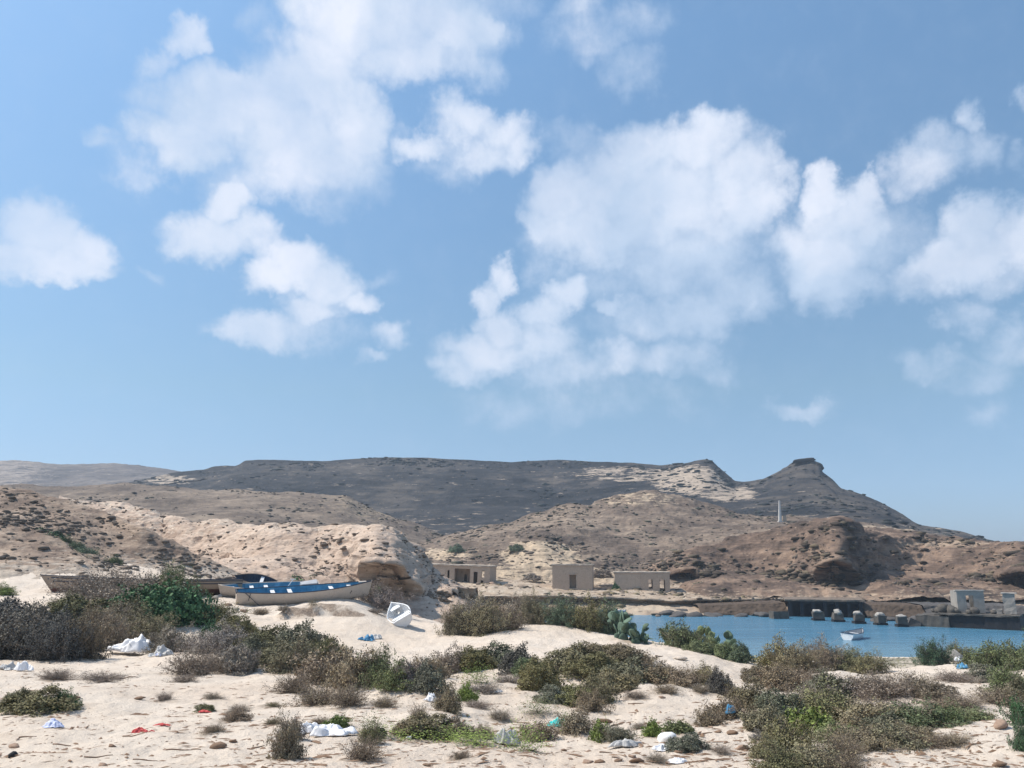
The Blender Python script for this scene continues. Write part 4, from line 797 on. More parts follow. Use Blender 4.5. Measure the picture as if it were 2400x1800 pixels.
def lump_wall(name, label, pxa, pxb, pyt_a, pyt_b, Ya, Yb, dep, mat, seed, base=-1.0):
    """rubble-faced sea wall with worn, uneven stone face"""
    n = 90; m_ = 14; xa, ya, za = at(pxa, pyt_a, Ya); xb, yb, zb = at(pxb, pyt_b, Yb)
    u = np.linspace(0, 1, n); prof = [(0.0, base), (0.0, 0.15), (0.12, 0.6), (0.2, 0.95), (0.55, 1.0), (1.0, 1.0), (1.05, base)]
    pv = np.linspace(0, len(prof) - 1, m_ * 3); py_ = np.interp(pv, range(len(prof)), [p[0] for p in prof]); pz = np.interp(pv, range(len(prof)), [p[1] for p in prof])
    U, PV = np.meshgrid(u, np.arange(len(pv))); top = za + (zb - za) * U
    X = xa + (xb - xa) * U; Yg = ya + (yb - ya) * U + py_[PV] * dep; Z = np.where(pz[PV] < 0, pz[PV], pz[PV] * top)
    d = 0.35 * ridged3(X / 1.3 + seed, Yg / 1.3, Z / 0.8, 3) + 0.12 * fbm3(X * 2, Yg * 2, Z * 2 + seed, 2)
    Yg = Yg - d * (py_[PV] < 0.5); Z = Z + 0.10 * fbm2(X * 0.9 + seed, Yg * 0.9, 3) * (pz[PV] > 0.8) * 1.5
    me = np_mesh(name, np.stack([X, Yg, Z], -1).reshape(-1, 3), grid_faces(*X.shape), mat, False)
    return tag(link(name, me), label, 'sea wall')
lump_wall('sea_wall', 'low brown rubble sea wall left of the dark quay bays', 1640, 1846, 1419, 1412, 131, 128.5, 8, M['reef'], 3)
lump_wall('sea_wall', 'olive-brown rubble sea wall between the quay bays and the pier-head ruin', 2028, 2170, 1415, 1419, 123.5, 121, 8, M['reef'], 9)
lump_wall('sea_wall', 'dark sea wall partly hidden behind the pier-head ruin', 2172, 2420, 1417, 1421, 120.8, 117, 8, M['darkrock'], 14)
posts = [(1917, 1449, 1425, 'square with a flat whitened top, farthest left'), (1964, 1452, 1428, 'with a peaked pale cap, second from the left'), (2013, 1456, 1431, 'with a tilted grey top, in the middle'), (2063, 1459, 1434, 'with a broad whitened cap, second from the right'), (2113, 1463, 1437, 'with a smooth domed cap, nearest the platform')]
for i, (px, pyb, pyt, lab) in enumerate(posts):
    Y = CAM_Z * 1935 / (pyb - 1311.0); x, y, z = at(px, pyb, Y); Hp = (pyb - pyt) / 1935 * Y; Wp = 23 / 1935 * Y
    r_ = empty('pier_post', (x, y, 0), random.uniform(-0.15, 0.15)); tag(r_, 'stone pier stump ' + lab, 'pier post', 'stumps of the old pier in the lagoon')
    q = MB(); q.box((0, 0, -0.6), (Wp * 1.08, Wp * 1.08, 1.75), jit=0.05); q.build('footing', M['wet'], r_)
    q = MB(); q.box((0, 0, Hp * 0.52), (Wp * random.uniform(.86, 1.0), Wp * 0.95, Hp * 0.62), rot=(random.uniform(-.05, .05), random.uniform(-.05, .05), 0), jit=0.12, taper=0.95); q.build('shaft', M['pierstone'], r_)
    c_ = link('cap', rock_mesh('cap', M['guano'], Wp * random.uniform(.5, .62), Wp * 0.56, Hp * random.uniform(.2, .32), 30 + i, 3, 0.4), r_, (0, 0, Hp * 0.86))
# pier-head platform with the broken room on it
pa = Vector(at(2148, 1464, 109)); pa.z = 0; pb = Vector(at(2393, 1471, 102)); pb.z = 0
dvp = pb - pa; Lp = dvp.length; angp = math.atan2(dvp.y, dvp.x)
pf = empty('broken_platform', pa, angp); tag(pf, 'dark broken concrete platform standing in the lagoon at the right', 'platform')
Ht = 1.55
k = Lp / 245.0
q = MB(); slab(q, 0, 82 * k, 0, 7, -1.6, Ht - 0.15, 0.12); q.build('platform_block', M['pierstone'], pf)
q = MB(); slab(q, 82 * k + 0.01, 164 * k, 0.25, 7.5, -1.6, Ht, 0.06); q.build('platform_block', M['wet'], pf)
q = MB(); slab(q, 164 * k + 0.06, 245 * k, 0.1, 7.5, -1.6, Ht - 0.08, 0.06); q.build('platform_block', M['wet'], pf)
q = MB(); slab(q, 55 * k, 245 * k, -0.12, 7.3, Ht + 0.004, Ht + 0.2, 0.09); q.build('deck_slab', M['pierstone'], pf)
q = MB(); q.box((-0.4, 0.6, 0.25), (1.6, 2.2, 1.2), rot=(0, 0.35, 0.2), jit=0.2); q.build('fallen_block', M['darkrock'], pf)
zt = Ht + 0.21
rm = empty('ruined_room', pf.matrix_basis @ Vector((101 * k, 2.0, zt))); rm.location = Vector(pa) + Matrix.Rotation(angp, 3, 'Z') @ Vector((101 * k, 1.6, zt))
rm.rotation_euler = (0, 0, angp + R(20)); tag(rm, 'roofless grey block room with a doorway on the pier-head platform', 'ruin', 'ruins on the pier head')
q = MB(); wall(q, 0, 66 * k, 0, 2.75, 0, 0.3, [(22 * k, 40 * k, 0, 2.2)]); q.build('front_wall', M['blockwork'], rm)
q = MB(); wall(q, 0.302, 3.6, 0, 2.7, 66 * k - 0.3, 66 * k, (), along='y'); q.build('side_wall', M['blockwork'], rm)
q = MB(); wall(q, 0.302, 3.6, 0, 2.7, 0, 0.3, (), along='y'); q.build('side_wall', M['blockwork'], rm)
q = MB(); wall(q, 0, 66 * k, 0, 2.5, 3.602, 3.9, [(16 * k, 46 * k, 0.4, 2.2)]); q.build('back_wall', M['blockwork'], rm)
q = MB(); slab(q, -0.12, 66 * k + 0.12, -0.1, 1.2, 2.754, 2.88, 0.04); q.build('roof_edge', M['guano'], rm)
rm2 = empty('ruined_wall', Vector(pa) + Matrix.Rotation(angp, 3, 'Z') @ Vector((206 * k, 2.6, Ht + 0.21)), angp + R(4)); tag(rm2, 'free-standing broken wall stub at the right end of the pier head', 'ruin', 'ruins on the pier head')
q = MB(); wall(q, 0, 28 * k, 0, 2.5, 0, 1.1, (), 0.4, 0.07); q.build('wall', M['blockwork'], rm2)
q = MB(); slab(q, -0.15, 28 * k + 0.2, -0.12, 1.25, 2.505, 2.62, 0.05); q.build('coping', M['guano'], rm2)
q = MB(); wall(q, -1.25, -0.2, 0, 0.55, 0.1, 0.6, (), 0.3, 0.1); q.build('rubble', M['blockwork'], rm2)
ROCKM = [rock_mesh('boulder', None, 1, 1, 1, 200 + i, 2, 0.3) for i in range(6)]
def rock(name, mesh_i, mat, loc, s, label, cat='rock', group=None, rz=None):
    key = (mesh_i, mat.name)
    if key not in RK:
        me = ROCKM[mesh_i].copy(); me.materials.clear(); me.materials.append(mat); RK[key] = me
    o = link(name, RK[key], None, loc); o.scale = s; o.rotation_euler = (random.uniform(-.2, .2), random.uniform(-.2, .2), random.uniform(0, 6.28) if rz is None else rz)
    tag(o, label, cat, group); return o
RK = {}
for j, (u, d, s, lab) in enumerate([(50, 2.2, .55, 'leftmost small boulder on the pier head'), (62, 1.8, 1.0, 'largest round boulder on the pier head left of the room'), (73, 2.6, .7, 'boulder squeezed behind the big one on the pier head'), (84, 1.3, .85, 'pale round boulder on the pier head next to the room'), (100, 1.0, .5, 'boulder at the foot of the room wall'), (128, 1.0, .45, 'dark boulder in front of the room doorway'), (140, 1.1, .7, 'boulder in front of the room, right of its doorway'), (185, 1.6, .5, 'low boulder between the room and the wall stub'), (35, 2.5, .35, 'small flat rubble stone at the left tip of the pier head')]):
    loc = Vector(pa) + Matrix.Rotation(angp, 3, 'Z') @ Vector((u * k, d, Ht + 0.2 + s * 0.45)); rock('boulder', j % 6, M['pierstone'], loc, (s, s * 0.9, s * 0.8), lab, 'boulder', 'boulders on the pier head')
q = MB(); x, y, z = at(1825, 1444, 123)
rr = empty('concrete_block', (x, y, 0.25), 0.15); tag(rr, 'grey concrete block stranded at the waterline left of the quay bays', 'concrete block')
q.box((0, 0, 0.15), (2.3, 1.8, 1.1), jit=0.12, taper=0.95); q.build('block', M['pierstone'], rr)
for i in range(72):
    px = random.uniform(860, 1830) if i < 58 else random.uniform(2025, 2180); Y = random.uniform(126.5, 134) if px > 1200 else random.uniform(104, 133)
    if px > 2000: Y = random.uniform(117, 121.5)
    x = (px - 1200) / 1935 * Y; s = random.uniform(0.4, 1.35) * (1.35 if i % 9 == 0 else 1)
    zz = 0.1 if px > 1250 else 0.45
    if px < 1180: zz = max(gz(x, Y), 0.05)
    dark = px > 1560 or (px < 1180 and i % 2)
    sec = 'left of the lagoon' if px < 1050 else 'at the head of the lagoon' if px < 1180 else 'below the tall square house' if px < 1420 else 'below the two-part house' if px < 1600 else 'below the left rubble wall' if px < 1700 else 'just left of the quay bays' if px < 1840 else 'behind the pier stumps'
    sec = ('small ' if s < 0.6 else 'large ' if s > 1.15 else 'middling ') + ('dark wet' if dark else 'flat brown') + ' rock on the far shore ' + sec
    rock('shore_rock', i % 6, M['darkrock'] if dark else M['rock'], (x, Y, zz), (s * 1.5, s, s * random.uniform(0.3, 0.55)), sec, 'rock', 'dark rocks along the far waterline' if dark else 'brown rocks along the far shore')

# ------------------------------------------------------------------ boats
def hull_fn(L, B, D, sb, ss, tr, bowk, blunt=2.4):
    def f(u):
        b_ = B / 2 * (tr + (1 - tr) * math.sin(math.pi / 2 * min(1, u / 0.45))) * (1 - max(0, (u - 0.45) / 0.55) ** blunt)
        g_ = D + sb * u ** 3 + ss * (1 - u) ** 3; k_ = bowk * max(0, (u - 0.62) / 0.38) ** 2.2
        return max(b_, 0.012), g_, k_
    return f
def boat(name, label, origin, fwd, roll, L, B, D, sb, ss, tr, bowk, hullm, inm, railm, thwarts=(0.25, 0.5, 0.75), thm=None, cat='boat', group=None, bottom=None, rake=0.25, n=26, blunt=2.4, extra=None, floor=0.2):
    f = Vector(fwd).normalized(); side = Vector((0, 0, 1)).cross(f).normalized(); up = f.cross(side)
    mt = Matrix((f, side, up)).transposed().to_4x4() @ Matrix.Rotation(roll, 4, 'X')
    root = empty(name, origin); root.rotation_euler = mt.to_euler(); tag(root, label, cat, group)
    hf = hull_fn(L, B, D, sb, ss, tr, bowk, blunt); m_ = 9
    us = [i / n for i in range(n + 1)]
    def sec(u, inner):
        b_, g_, k_ = hf(u); pts = []
        for j in range(m_):
            v = j / (m_ - 1); y = b_ * math.sin(v * math.pi / 2) ** 0.75; z = k_ + (g_ - k_) * v ** 1.7
            if inner: y = max(y - 0.045, 0.0) * (1 if b_ > 0.06 else 0); z = max(z + 0.03 * (1 - v), k_ + floor * 0.5, floor if u < 0.9 else 0) if v < 0.999 else g_; z = min(z, g_)
            pts.append((u * L + rake * max(0, (u - 0.6) / 0.4) ** 2 * z, y, z))
        return [(x, -y, z) for x, y, z in pts[:0:-1]] + pts
    for inner, nm, mm in ((False, 'hull', hullm), (True, 'interior', inm)):
        q = MB(); S_ = [sec(u, inner) for u in (us if not inner else [0.012] + us[1:-1] + [0.985])]; w_ = len(S_[0]); v = [p for s in S_ for p in s]; fc = []
        for i in range(len(S_) - 1):
            for j in range(w_ - 1):
                fc.append((i * w_ + j, (i + 1) * w_ + j, (i + 1) * w_ + j + 1, i * w_ + j + 1))
        q.add(v, fc)
        if not inner: q.add(S_[0], [tuple(range(w_))])
        else: q.add(S_[0], [tuple(range(w_))[::-1]])
        q.build(nm, mm, root, True)
    if bottom:
        q = MB(); S_ = []
        for u in us:
            b_, g_, k_ = hf(u); row = []
            for j in range(-5, 6):
                v = abs(j) / 5 * 0.52; y = b_ * math.sin(v * math.pi / 2) ** 0.75 + 0.006; z = k_ + (g_ - k_) * v ** 1.7 - 0.006; row.append((u * L + rake * max(0, (u - 0.6) / 0.4) ** 2 * z, y if j >= 0 else -y, z))
            S_.append(row)
        v = [p for s in S_ for p in s]; q.add(v, [(i * 11 + j, (i + 1) * 11 + j, (i + 1) * 11 + j + 1, i * 11 + j + 1) for i in range(len(S_) - 1) for j in range(10)])
        q.build('bottom_paint', bottom, root, True)
    for sgn in (-1, 1):
        q = MB(); q.tube([(u * L + rake * max(0, (u - 0.6) / 0.4) ** 2 * hf(u)[1], sgn * (hf(u)[0] - 0.02), hf(u)[1] + 0.005) for u in us], 0.035, 6); q.build('gunwale', railm, root, True)
    q = MB(); b_, g_, k_ = hf(0); q.box((0.0, 0, g_ - 0.02), (0.09, 2 * b_, 0.09)); q.build('transom_cap', railm, root)
    q = MB(); q.tube([(u * L + rake * max(0, (u - 0.6) / 0.4) ** 2 * hf(u)[2], 0, hf(u)[2] - 0.025) for u in us], 0.03, 5); b1, g1, k1 = hf(1.0); q.tube([(L + rake * k1, 0, k1 - 0.02), (L + rake * g1 + 0.02, 0, g1 + 0.06)], 0.035, 6); q.build('keel', hullm, root)
    for u in thwarts:
        b_, g_, k_ = hf(u); q = MB(); q.box((u * L, 0, g_ - 0.16), (0.26, 2 * b_ - 0.10, 0.045)); q.build('bench', thm or M['white'], root)
    for i in range(1, 12):
        u = i / 12.0 * 0.92; b_, g_, k_ = hf(u); q = MB(); pts = []
        for v in (0.55, 0.7, 0.85, 0.97):
            pts.append((u * L, -(b_ * math.sin(v * math.pi / 2) ** 0.75 - 0.055), k_ + (g_ - k_) * v ** 1.7))
        q.tube(pts, 0.022, 4)
        q.build('rib', inm, root); q = MB(); q.tube([(x_, -y_, z_) for x_, y_, z_ in pts], 0.022, 4); q.build('rib', inm, root)
    if extra: extra(root, hf, L)
    return root
V3 = Vector
# long blue-lined boat
def ex5(root, hf, L):
    q = MB(); b_, g_, k_ = hf(0.93); q.tube([(0.06 * L, -hf(0.06)[0] - 0.02, hf(0.06)[1]), (0.12 * L, -hf(0.12)[0] - 0.05, hf(0.12)[1] * 0.55), (0.17 * L, -hf(0.17)[0] - 0.01, 0.12)], 0.02, 5); q.build('mooring_rope', M['rail'], root, True)
    q = MB(); q.tube([(0.10 * L, -hf(0.1)[0] - 0.02, hf(0.1)[1]), (0.085 * L, -hf(0.085)[0] - 0.03, hf(0.1)[1] * 0.5)], 0.018, 5); q.build('mooring_rope', M['rail'], root, True)
    q = MB(); q.box((0.965 * L, 0, hf(.965)[1] + 0.0), (0.5, 0.22, 0.07)); q.build('bow_deck', M['hullwhite'], root)
    # small painted letter on the flank
    u = 0.86; b_, g_, k_ = hf(u); yy = -(b_ * math.sin(0.72 * math.pi / 2) ** 0.75 + 0.015); zz = k_ + (g_ - k_) * 0.72 ** 1.7
    q = MB(); q.box((u * L, yy, zz), (0.035, 0.012, 0.2)); q.box((u * L + 0.05, yy, zz + 0.085), (0.09, 0.012, 0.03)); q.box((u * L + 0.05, yy, zz + 0.01), (0.09, 0.012, 0.03)); q.box((u * L + 0.09, yy, zz + 0.05), (0.03, 0.012, 0.08)); q.build('painted_letter', M['black'], root)
oa = V3(at(552, 1421, 53.0)); ob = V3(at(842, 1407, 56.0))
boat('beached_boat', 'long beached boat with blue inside and white benches, nearest of the stranded boats', oa, ob - oa, R(12), 8.35, 1.8, 0.86, 0.42, 0.12, 0.5, 0.35, M['hullwhite'], M['bluein'], M['rail'], (0.27, 0.40, 0.72, 0.86), extra=ex5, group='boats stranded on the sand bank', bottom=None, floor=0.25)
# second blue-lined boat behind it, bow to the left
def ex4(root, hf, L):
    q = MB(); q.tube([(0.36 * L, 0.1, 0.35), (0.28 * L, 0.15, 1.15)], 0.03, 6); q.tube([(0.28 * L - 0.2, 0.15, 1.16), (0.28 * L + 0.2, 0.15, 1.18)], 0.025, 6); q.build('tiller_post', M['white'], root)
    q = MB(); q.box((0.46 * L, -0.1, 0.42), (1.3, 0.42, 0.05), rot=(0.1, 0.0, 0.2)); q.build('loose_board', M['lilac'], root)
    q = MB(); q.box((0.10 * L, 0, 0.62), (1.3, 0.9, 0.5), rot=(0, 0.1, 0), jit=0.03, taper=0.85); q.build('engine_cover', M['greyin'], root)
oa = V3(at(745, 1391, 59.5)); ob = V3(at(524, 1403, 57.0))
boat('beached_boat', 'blue-lined boat lying bow left close behind the long white-benched one', oa, ob - oa, R(-15), 6.5, 1.8, 0.66, 0.3, 0.1, 0.6, 0.3, M['hullwhite'], M['bluein'], M['hullwhite'], (0.55, 0.7, 0.9), extra=ex4, group='boats stranded on the sand bank')
# small tan boat with the tall white stem
oa = V3(at(640, 1396, 64)); ob = V3(at(534, 1391, 60))
boat('beached_boat', 'small tan boat with a tall pale stem rising behind the blue-lined boats', oa, ob - oa, R(6), 3.9, 1.35, 0.55, 0.62, 0.0, 0.6, 0.1, M['hulltan'], M['darkblue'], M['rail'], (0.4,), group='boats stranded on the sand bank', blunt=3.5)
# hull with the dark inside
oa = V3(at(648, 1386, 67)); ob = V3(at(560, 1377, 66.5))
boat('beached_boat', 'brown hull tipped over so that its dark blue inside shows', oa, ob - oa, R(-34), 3.2, 1.9, 0.75, 0.35, 0.0, 0.4, 0.2, M['hulltan'], M['darkblue'], M['hulltan'], (0.4,), group='boats stranded on the sand bank')
# big old tan hull at the left
def ex1(root, hf, L):
    for fr in (0.80, 0.93):
        q = MB(); q.tube([(u / 30 * L + 0.75 * max(0, (u / 30 - 0.6) / 0.4) ** 2 * (hf(u / 30)[2] + (hf(u / 30)[1] - hf(u / 30)[2]) * fr ** 1.7), (hf(u / 30)[0] * math.sin(fr * math.pi / 2) ** 0.75) + 0.02, hf(u / 30)[2] + (hf(u / 30)[1] - hf(u / 30)[2]) * fr ** 1.7) for u in range(0, 30)], 0.03, 5); q.build('rub_rail', M['rail'], root)
    
oa = V3(at(566, 1394, 58.5)); ob = V3(at(168, 1400, 55))
boat('beached_boat', 'largest stranded hull, old tan timber boat half hidden by the dry scrub', oa, ob - oa, R(9), 11.6, 2.8, 0.85, 0.62, 0.1, 0.7, 0.3, M['hulltan'], M['darkblue'], M['rail'], (0.3, 0.6), bottom=M['rust'], rake=0.75, extra=ex1, group='boats stranded on the sand bank', n=30, thm=M['hulltan'])
# small white dinghy seen from astern
def exw(root, hf, L):
    q = MB(); b_, g_, k_ = hf(0.02)
    for yy, zz, w_, h_ in ((-0.35, 0.52, 0.05, 0.09), (-0.28, 0.50, 0.02, 0.12), (-0.22, 0.55, 0.03, 0.04), (-0.2, 0.47, 0.03, 0.1), (-0.12, 0.50, 0.02, 0.11), (-0.05, 0.55, 0.05, 0.03)):
        q.box((0.30 * L + yy * 0.8, -hf(0.3)[0] + 0.075 - 0.06 * (0.55 - zz) , zz + 0.05), (w_ * 1.6, 0.012, h_ * 1.5), rot=(0.2, 0.2, 0))
    q.build('painted_mark', M['black'], root)
    q = MB(); b_, g_, k_ = hf(0.84); q.box((0.87 * L, 0, g_ - 0.09), (0.5, 2 * b_ * 0.8, 0.04)); q.build('bow_deck', M['white'], root)
x, y, z = ground_hit(948, 1474, 30, 80)
boat('dinghy', 'small white dinghy tilted on the sand with its stern to the viewer', V3((x + 0.05, y + 0.3, z + 0.10)), V3((-0.34, 0.9, 0.22)), R(-30), 2.15, 1.42, 0.56, 0.28, 0.0, 0.82, 0.22, M['white'], M['white'], M['white'], (0.35,), rake=0.35, extra=exw, bottom=M['hullwhite'], blunt=2.2, thm=M['white'])
# blue skiff at the far shore
oa = V3(at(1405, 1428, 129)); ob = V3(at(1462, 1431, 128)); oa.z = ob.z = 0.05
boat('skiff', 'pale blue skiff drawn up at the far edge of the lagoon', oa, ob - oa, R(8), 3.9, 1.5, 0.62, 0.25, 0.1, 0.6, 0.2, mat_simple('pale_blue_paint', (0.22, 0.40, 0.62), rough=0.5), M['bluein'], M['white'], (0.5,))
# small white boat afloat
oa = V3(at(1984, 1492, 90.5)); ob = V3(at(2024, 1488, 94)); oa.z = ob.z = -0.12
boat('moored_boat', 'small white open boat moored on the lagoon', oa, ob - oa, R(5), 4.2, 1.6, 0.75, 0.35, 0.12, 0.85, 0.3, M['white'], M['greyin'], M['darkblue'], (0.3, 0.6))
q = MB(); p0 = V3(at(1984, 1478, 90.5)); p1 = V3(at(1935, 1489, 84)); p1.z = 0.02; q.tube([p0, (p0 + p1) / 2 - V3((0, 0, 0.15)), p1], 0.025, 4); tag(q.build('mooring_line', M['plasticgrey']), 'thin mooring line running left from the small white boat', 'rope')

# ------------------------------------------------------------------ shrubs
def crown_mesh(name, seed, n_cl, per, leaf, spread=0.12, r0=0.70, r1=1.0, zmin=0.0, upr=0.0, inner=0.25, elong=1.7, lump=0.28, flat=1.0, mat=None):
    rs = np.random.default_rng(seed); 
    d = rs.normal(size=(n_cl * 3, 3)); d /= np.linalg.norm(d, axis=1)[:, None]; d = d[d[:, 2] > -0.12][:n_cl]; nn_ = len(d)
    o = rs.uniform(0, 40, 3); rad = 0.86 + lump * 2 * fbm3(d[:, 0] * 1.7 + o[0], d[:, 1] * 1.7 + o[1], d[:, 2] * 1.7 + o[2], 3)
    sh = np.where(rs.random(nn_) < inner, rs.uniform(0.3, 0.75, nn_), rs.uniform(r0, r1, nn_)); c = d * (rad * sh)[:, None]; c[:, 2] = np.maximum(c[:, 2], 0) * 0.95 + zmin; kf = (c[:, 2] > 0.16) | (rs.random(nn_) < 0.45); c = c[kf]; d = d[kf]; nn_ = len(d)
    k = per; cc = np.repeat(c, k, 0); dd = np.repeat(d, k, 0); n = len(cc)
    off = rs.normal(size=(n, 3)) * spread * 0.55; off[:, 2] *= flat; pos = cc + off; pos[:, 2] = np.abs(pos[:, 2])
    nm = dd * 0.6 + rs.normal(size=(n, 3)) * 0.65; nm[:, 2] += 0.25; nm /= np.linalg.norm(nm, axis=1)[:, None]
    tg = rs.normal(size=(n, 3)) + dd * 0.7; tg[:, 2] += upr; tg -= nm * (tg * nm).sum(1)[:, None]; tg /= np.linalg.norm(tg, axis=1)[:, None]
    bt = np.cross(nm, tg); s = leaf * rs.uniform(0.55, 1.25, n)[:, None]
    a = pos - tg * s * elong * 0.5; b = pos + bt * s * 0.5; e = pos + tg * s * elong * 0.5 + nm * s * 0.15; f = pos - bt * s * 0.5
    Vv = np.stack([a, b, e, f], 1).reshape(-1, 3); Ff = np.arange(n * 4).reshape(-1, 4)
    vcl = np.repeat(rs.random(nn_), k) * 0.55 + rs.random(n) * 0.45
    return np_mesh(name, Vv, Ff, mat or M['leaf'], False, {'v': ('FACE', vcl)}), c
def stems_mesh(name, seed, tips, n, r=0.014, sub=0):
    rs = np.random.default_rng(seed); q = MB(); idx = rs.choice(len(tips), min(n, len(tips)), replace=False)
    for i in idx:
        tp = Vector(tips[i]); base = Vector((rs.normal() * 0.08, rs.normal() * 0.08, -0.08)); mid = base.lerp(tp, 0.5) + Vector((rs.normal() * .05, rs.normal() * .05, 0.06 + rs.normal() * 0.03))
        q.tube([base, mid, tp], r, 3, r * 0.35)
        for s_ in range(sub):
            f_ = rs.uniform(0.35, 0.95); st = mid.lerp(tp, f_); en = st + Vector(rs.normal(size=3) * 0.14) + (tp - mid).normalized() * 0.12; en.z = max(en.z, 0.02); q.tube([st, en], r * 0.5, 3, r * 0.2)
    me = bpy.data.meshes.new(name); me.from_pydata([tuple(p) for p in q.v], [], q.f); me.update(); me.materials.append(M['bark']); return me
PROTO = {}
for i in range(4):
    PROTO['mound', i] = (lambda t: (t[0], stems_mesh('stem', 50 + i, t[1], 26)))(crown_mesh('crown', 10 + i, 1000, 13, 0.043, 0.085, 0.82, 1.0, inner=0.12, lump=0.42))
    PROTO['loose', i] = (lambda t: (t[0], stems_mesh('stem', 60 + i, t[1], 150, 0.012, 3)))(crown_mesh('crown', 20 + i, 520, 20, 0.046, 0.13, 0.62, 1.12, inner=0.34, lump=0.55, upr=0.5))
for i in range(3):
    PROTO['twig', i] = (lambda t: (t[0], stems_mesh('stem', 70 + i, t[1], 240, 0.010, 4)))(crown_mesh('crown', 30 + i, 420, 7, 0.036, 0.15, 0.5, 1.1, inner=0.4, lump=0.6))
    PROTO['broad', i] = (lambda t: (t[0], stems_mesh('stem', 80 + i, t[1], 30)))(crown_mesh('crown', 40 + i, 460, 10, 0.09, 0.14, 0.66, 1.05, inner=0.25, lump=0.4, elong=1.35))
for i in range(2):
    rs = np.random.default_rng(99 + i); c = np.stack([rs.normal(size=240) * 0.45, rs.normal(size=240) * 0.45, rs.uniform(0.1, 0.8, 240)], 1)
    n = 240 * 7; pos = np.repeat(c, 7, 0) + rs.normal(size=(n, 3)) * np.array([0.09, 0.09, 0.3]); pos[:, 2] = np.abs(pos[:, 2]); nm = rs.normal(size=(n, 3)) * 0.45; nm[:, 2] += 1; nm /= np.linalg.norm(nm, axis=1)[:, None]
    tg = rs.normal(size=(n, 3)); tg -= nm * (tg * nm).sum(1)[:, None]; tg /= np.linalg.norm(tg, axis=1)[:, None]; bt = np.cross(nm, tg); s = 0.035 * rs.uniform(0.6, 1.3, n)[:, None]
    Vv = np.stack([pos - tg * s, pos + bt * s * 0.7, pos + tg * s, pos - bt * s * 0.7], 1).reshape(-1, 3)
    PROTO['creeper', i] = (np_mesh('crown', Vv, np.arange(n * 4).reshape(-1, 4), M['leaf'], False, {'v': ('FACE', rs.random(n))}), stems_mesh('stem', 90 + i, c, 30, 0.006))
for i in range(2):
    PROTO['bigloose', i] = (lambda t: (t[0], stems_mesh('stem', 65 + i, t[1], 260, 0.007, 3)))(crown_mesh('crown', 25 + i, 1100, 22, 0.027, 0.085, 0.62, 1.08, inner=0.34, lump=0.6, upr=0.5))
import bmesh
bm = bmesh.new(); bmesh.ops.create_icosphere(bm, subdivisions=2, radius=1)
_bv = np.array([q.co[:] for q in bm.verts]); _bf = np.array([[q.index for q in a.verts] for a in bm.faces]); bm.free()
_bv = _bv * np.array([0.5 , 0.13, 0.5]); _bv[:, 0] *= 1 + 0.25 * _bv[:, 2]; _bv[:, 2] += 0.48
PAD = np_mesh('pad', _bv, _bf, M['cactus'], True, {'v': ('FACE', np.full(len(_bf), 0.5))})
def cactus(root, seed, W, Hh, cl):
    rs = np.random.default_rng(seed); pads = []
    ps = 0.27
    for _ in range(6): pads.append((Vector((rs.normal() * 0.24, rs.normal() * 0.2, -0.05)), Vector((rs.normal() * 0.4, rs.normal() * 0.4, 1)).normalized(), 0))
    i = 0
    while i < len(pads) and len(pads) < 34:
        p, up, lv = pads[i]; i += 1
        for _ in range(rs.integers(1, 4) if lv < 3 else 0): pads.append((p + up * ps * 0.88 + Vector(rs.normal(size=3)) * 0.04, (up + Vector(rs.normal(size=3)) * 0.6 + Vector((0, 0, 0.2))).normalized(), lv + 1))
    for p, up, lv in pads:
        o = link('pad', PAD, root); s = rs.uniform(0.8, 1.2) * ps
        o.location = (p.x * W, p.y * W, p.z * Hh); o.scale = (s * 0.8 * (W + Hh) / 2,) * 2 + (s * (W + Hh) / 2,)
        o.rotation_euler = (Matrix.Rotation(0, 3, 'Z') @ up.to_track_quat('Z', 'Y').to_matrix() @ Matrix.Rotation(rs.uniform(0, 6.28), 3, 'Z')).to_euler()
        j = rs.uniform(0.75, 1.3); o.color = (cl[0] * j, cl[1] * j, cl[2] * j, 1)
NAME = {'mound': 'cushion_shrub', 'loose': 'dune_shrub', 'twig': 'dry_bush', 'broad': 'leafy_shrub', 'creeper': 'creeping_plant', 'cactus': 'prickly_pear'}
WORD = {'mound': 'cushion-shaped shrub', 'loose': 'bushy shrub', 'twig': 'bare twiggy bush', 'broad': 'broad-leaved shrub', 'creeper': 'creeping plant mat', 'cactus': 'prickly pear'}
CATW = {'mound': 'shrub', 'loose': 'shrub', 'twig': 'bush', 'broad': 'shrub', 'creeper': 'creeper', 'cactus': 'cactus'}
SHORTZ = {Z1: 'in the left thicket', Z2: 'on the left scrub mound', Z3: 'on the middle scrub mound', Z4: 'in the scrub mass at lower right', Z5: 'on the lagoon dune crest', Z6: 'on the bottom littered sand', Z7: 'by the beached boats', Z8: 'on the left hill slope', Z9: 'by the ruined houses'}
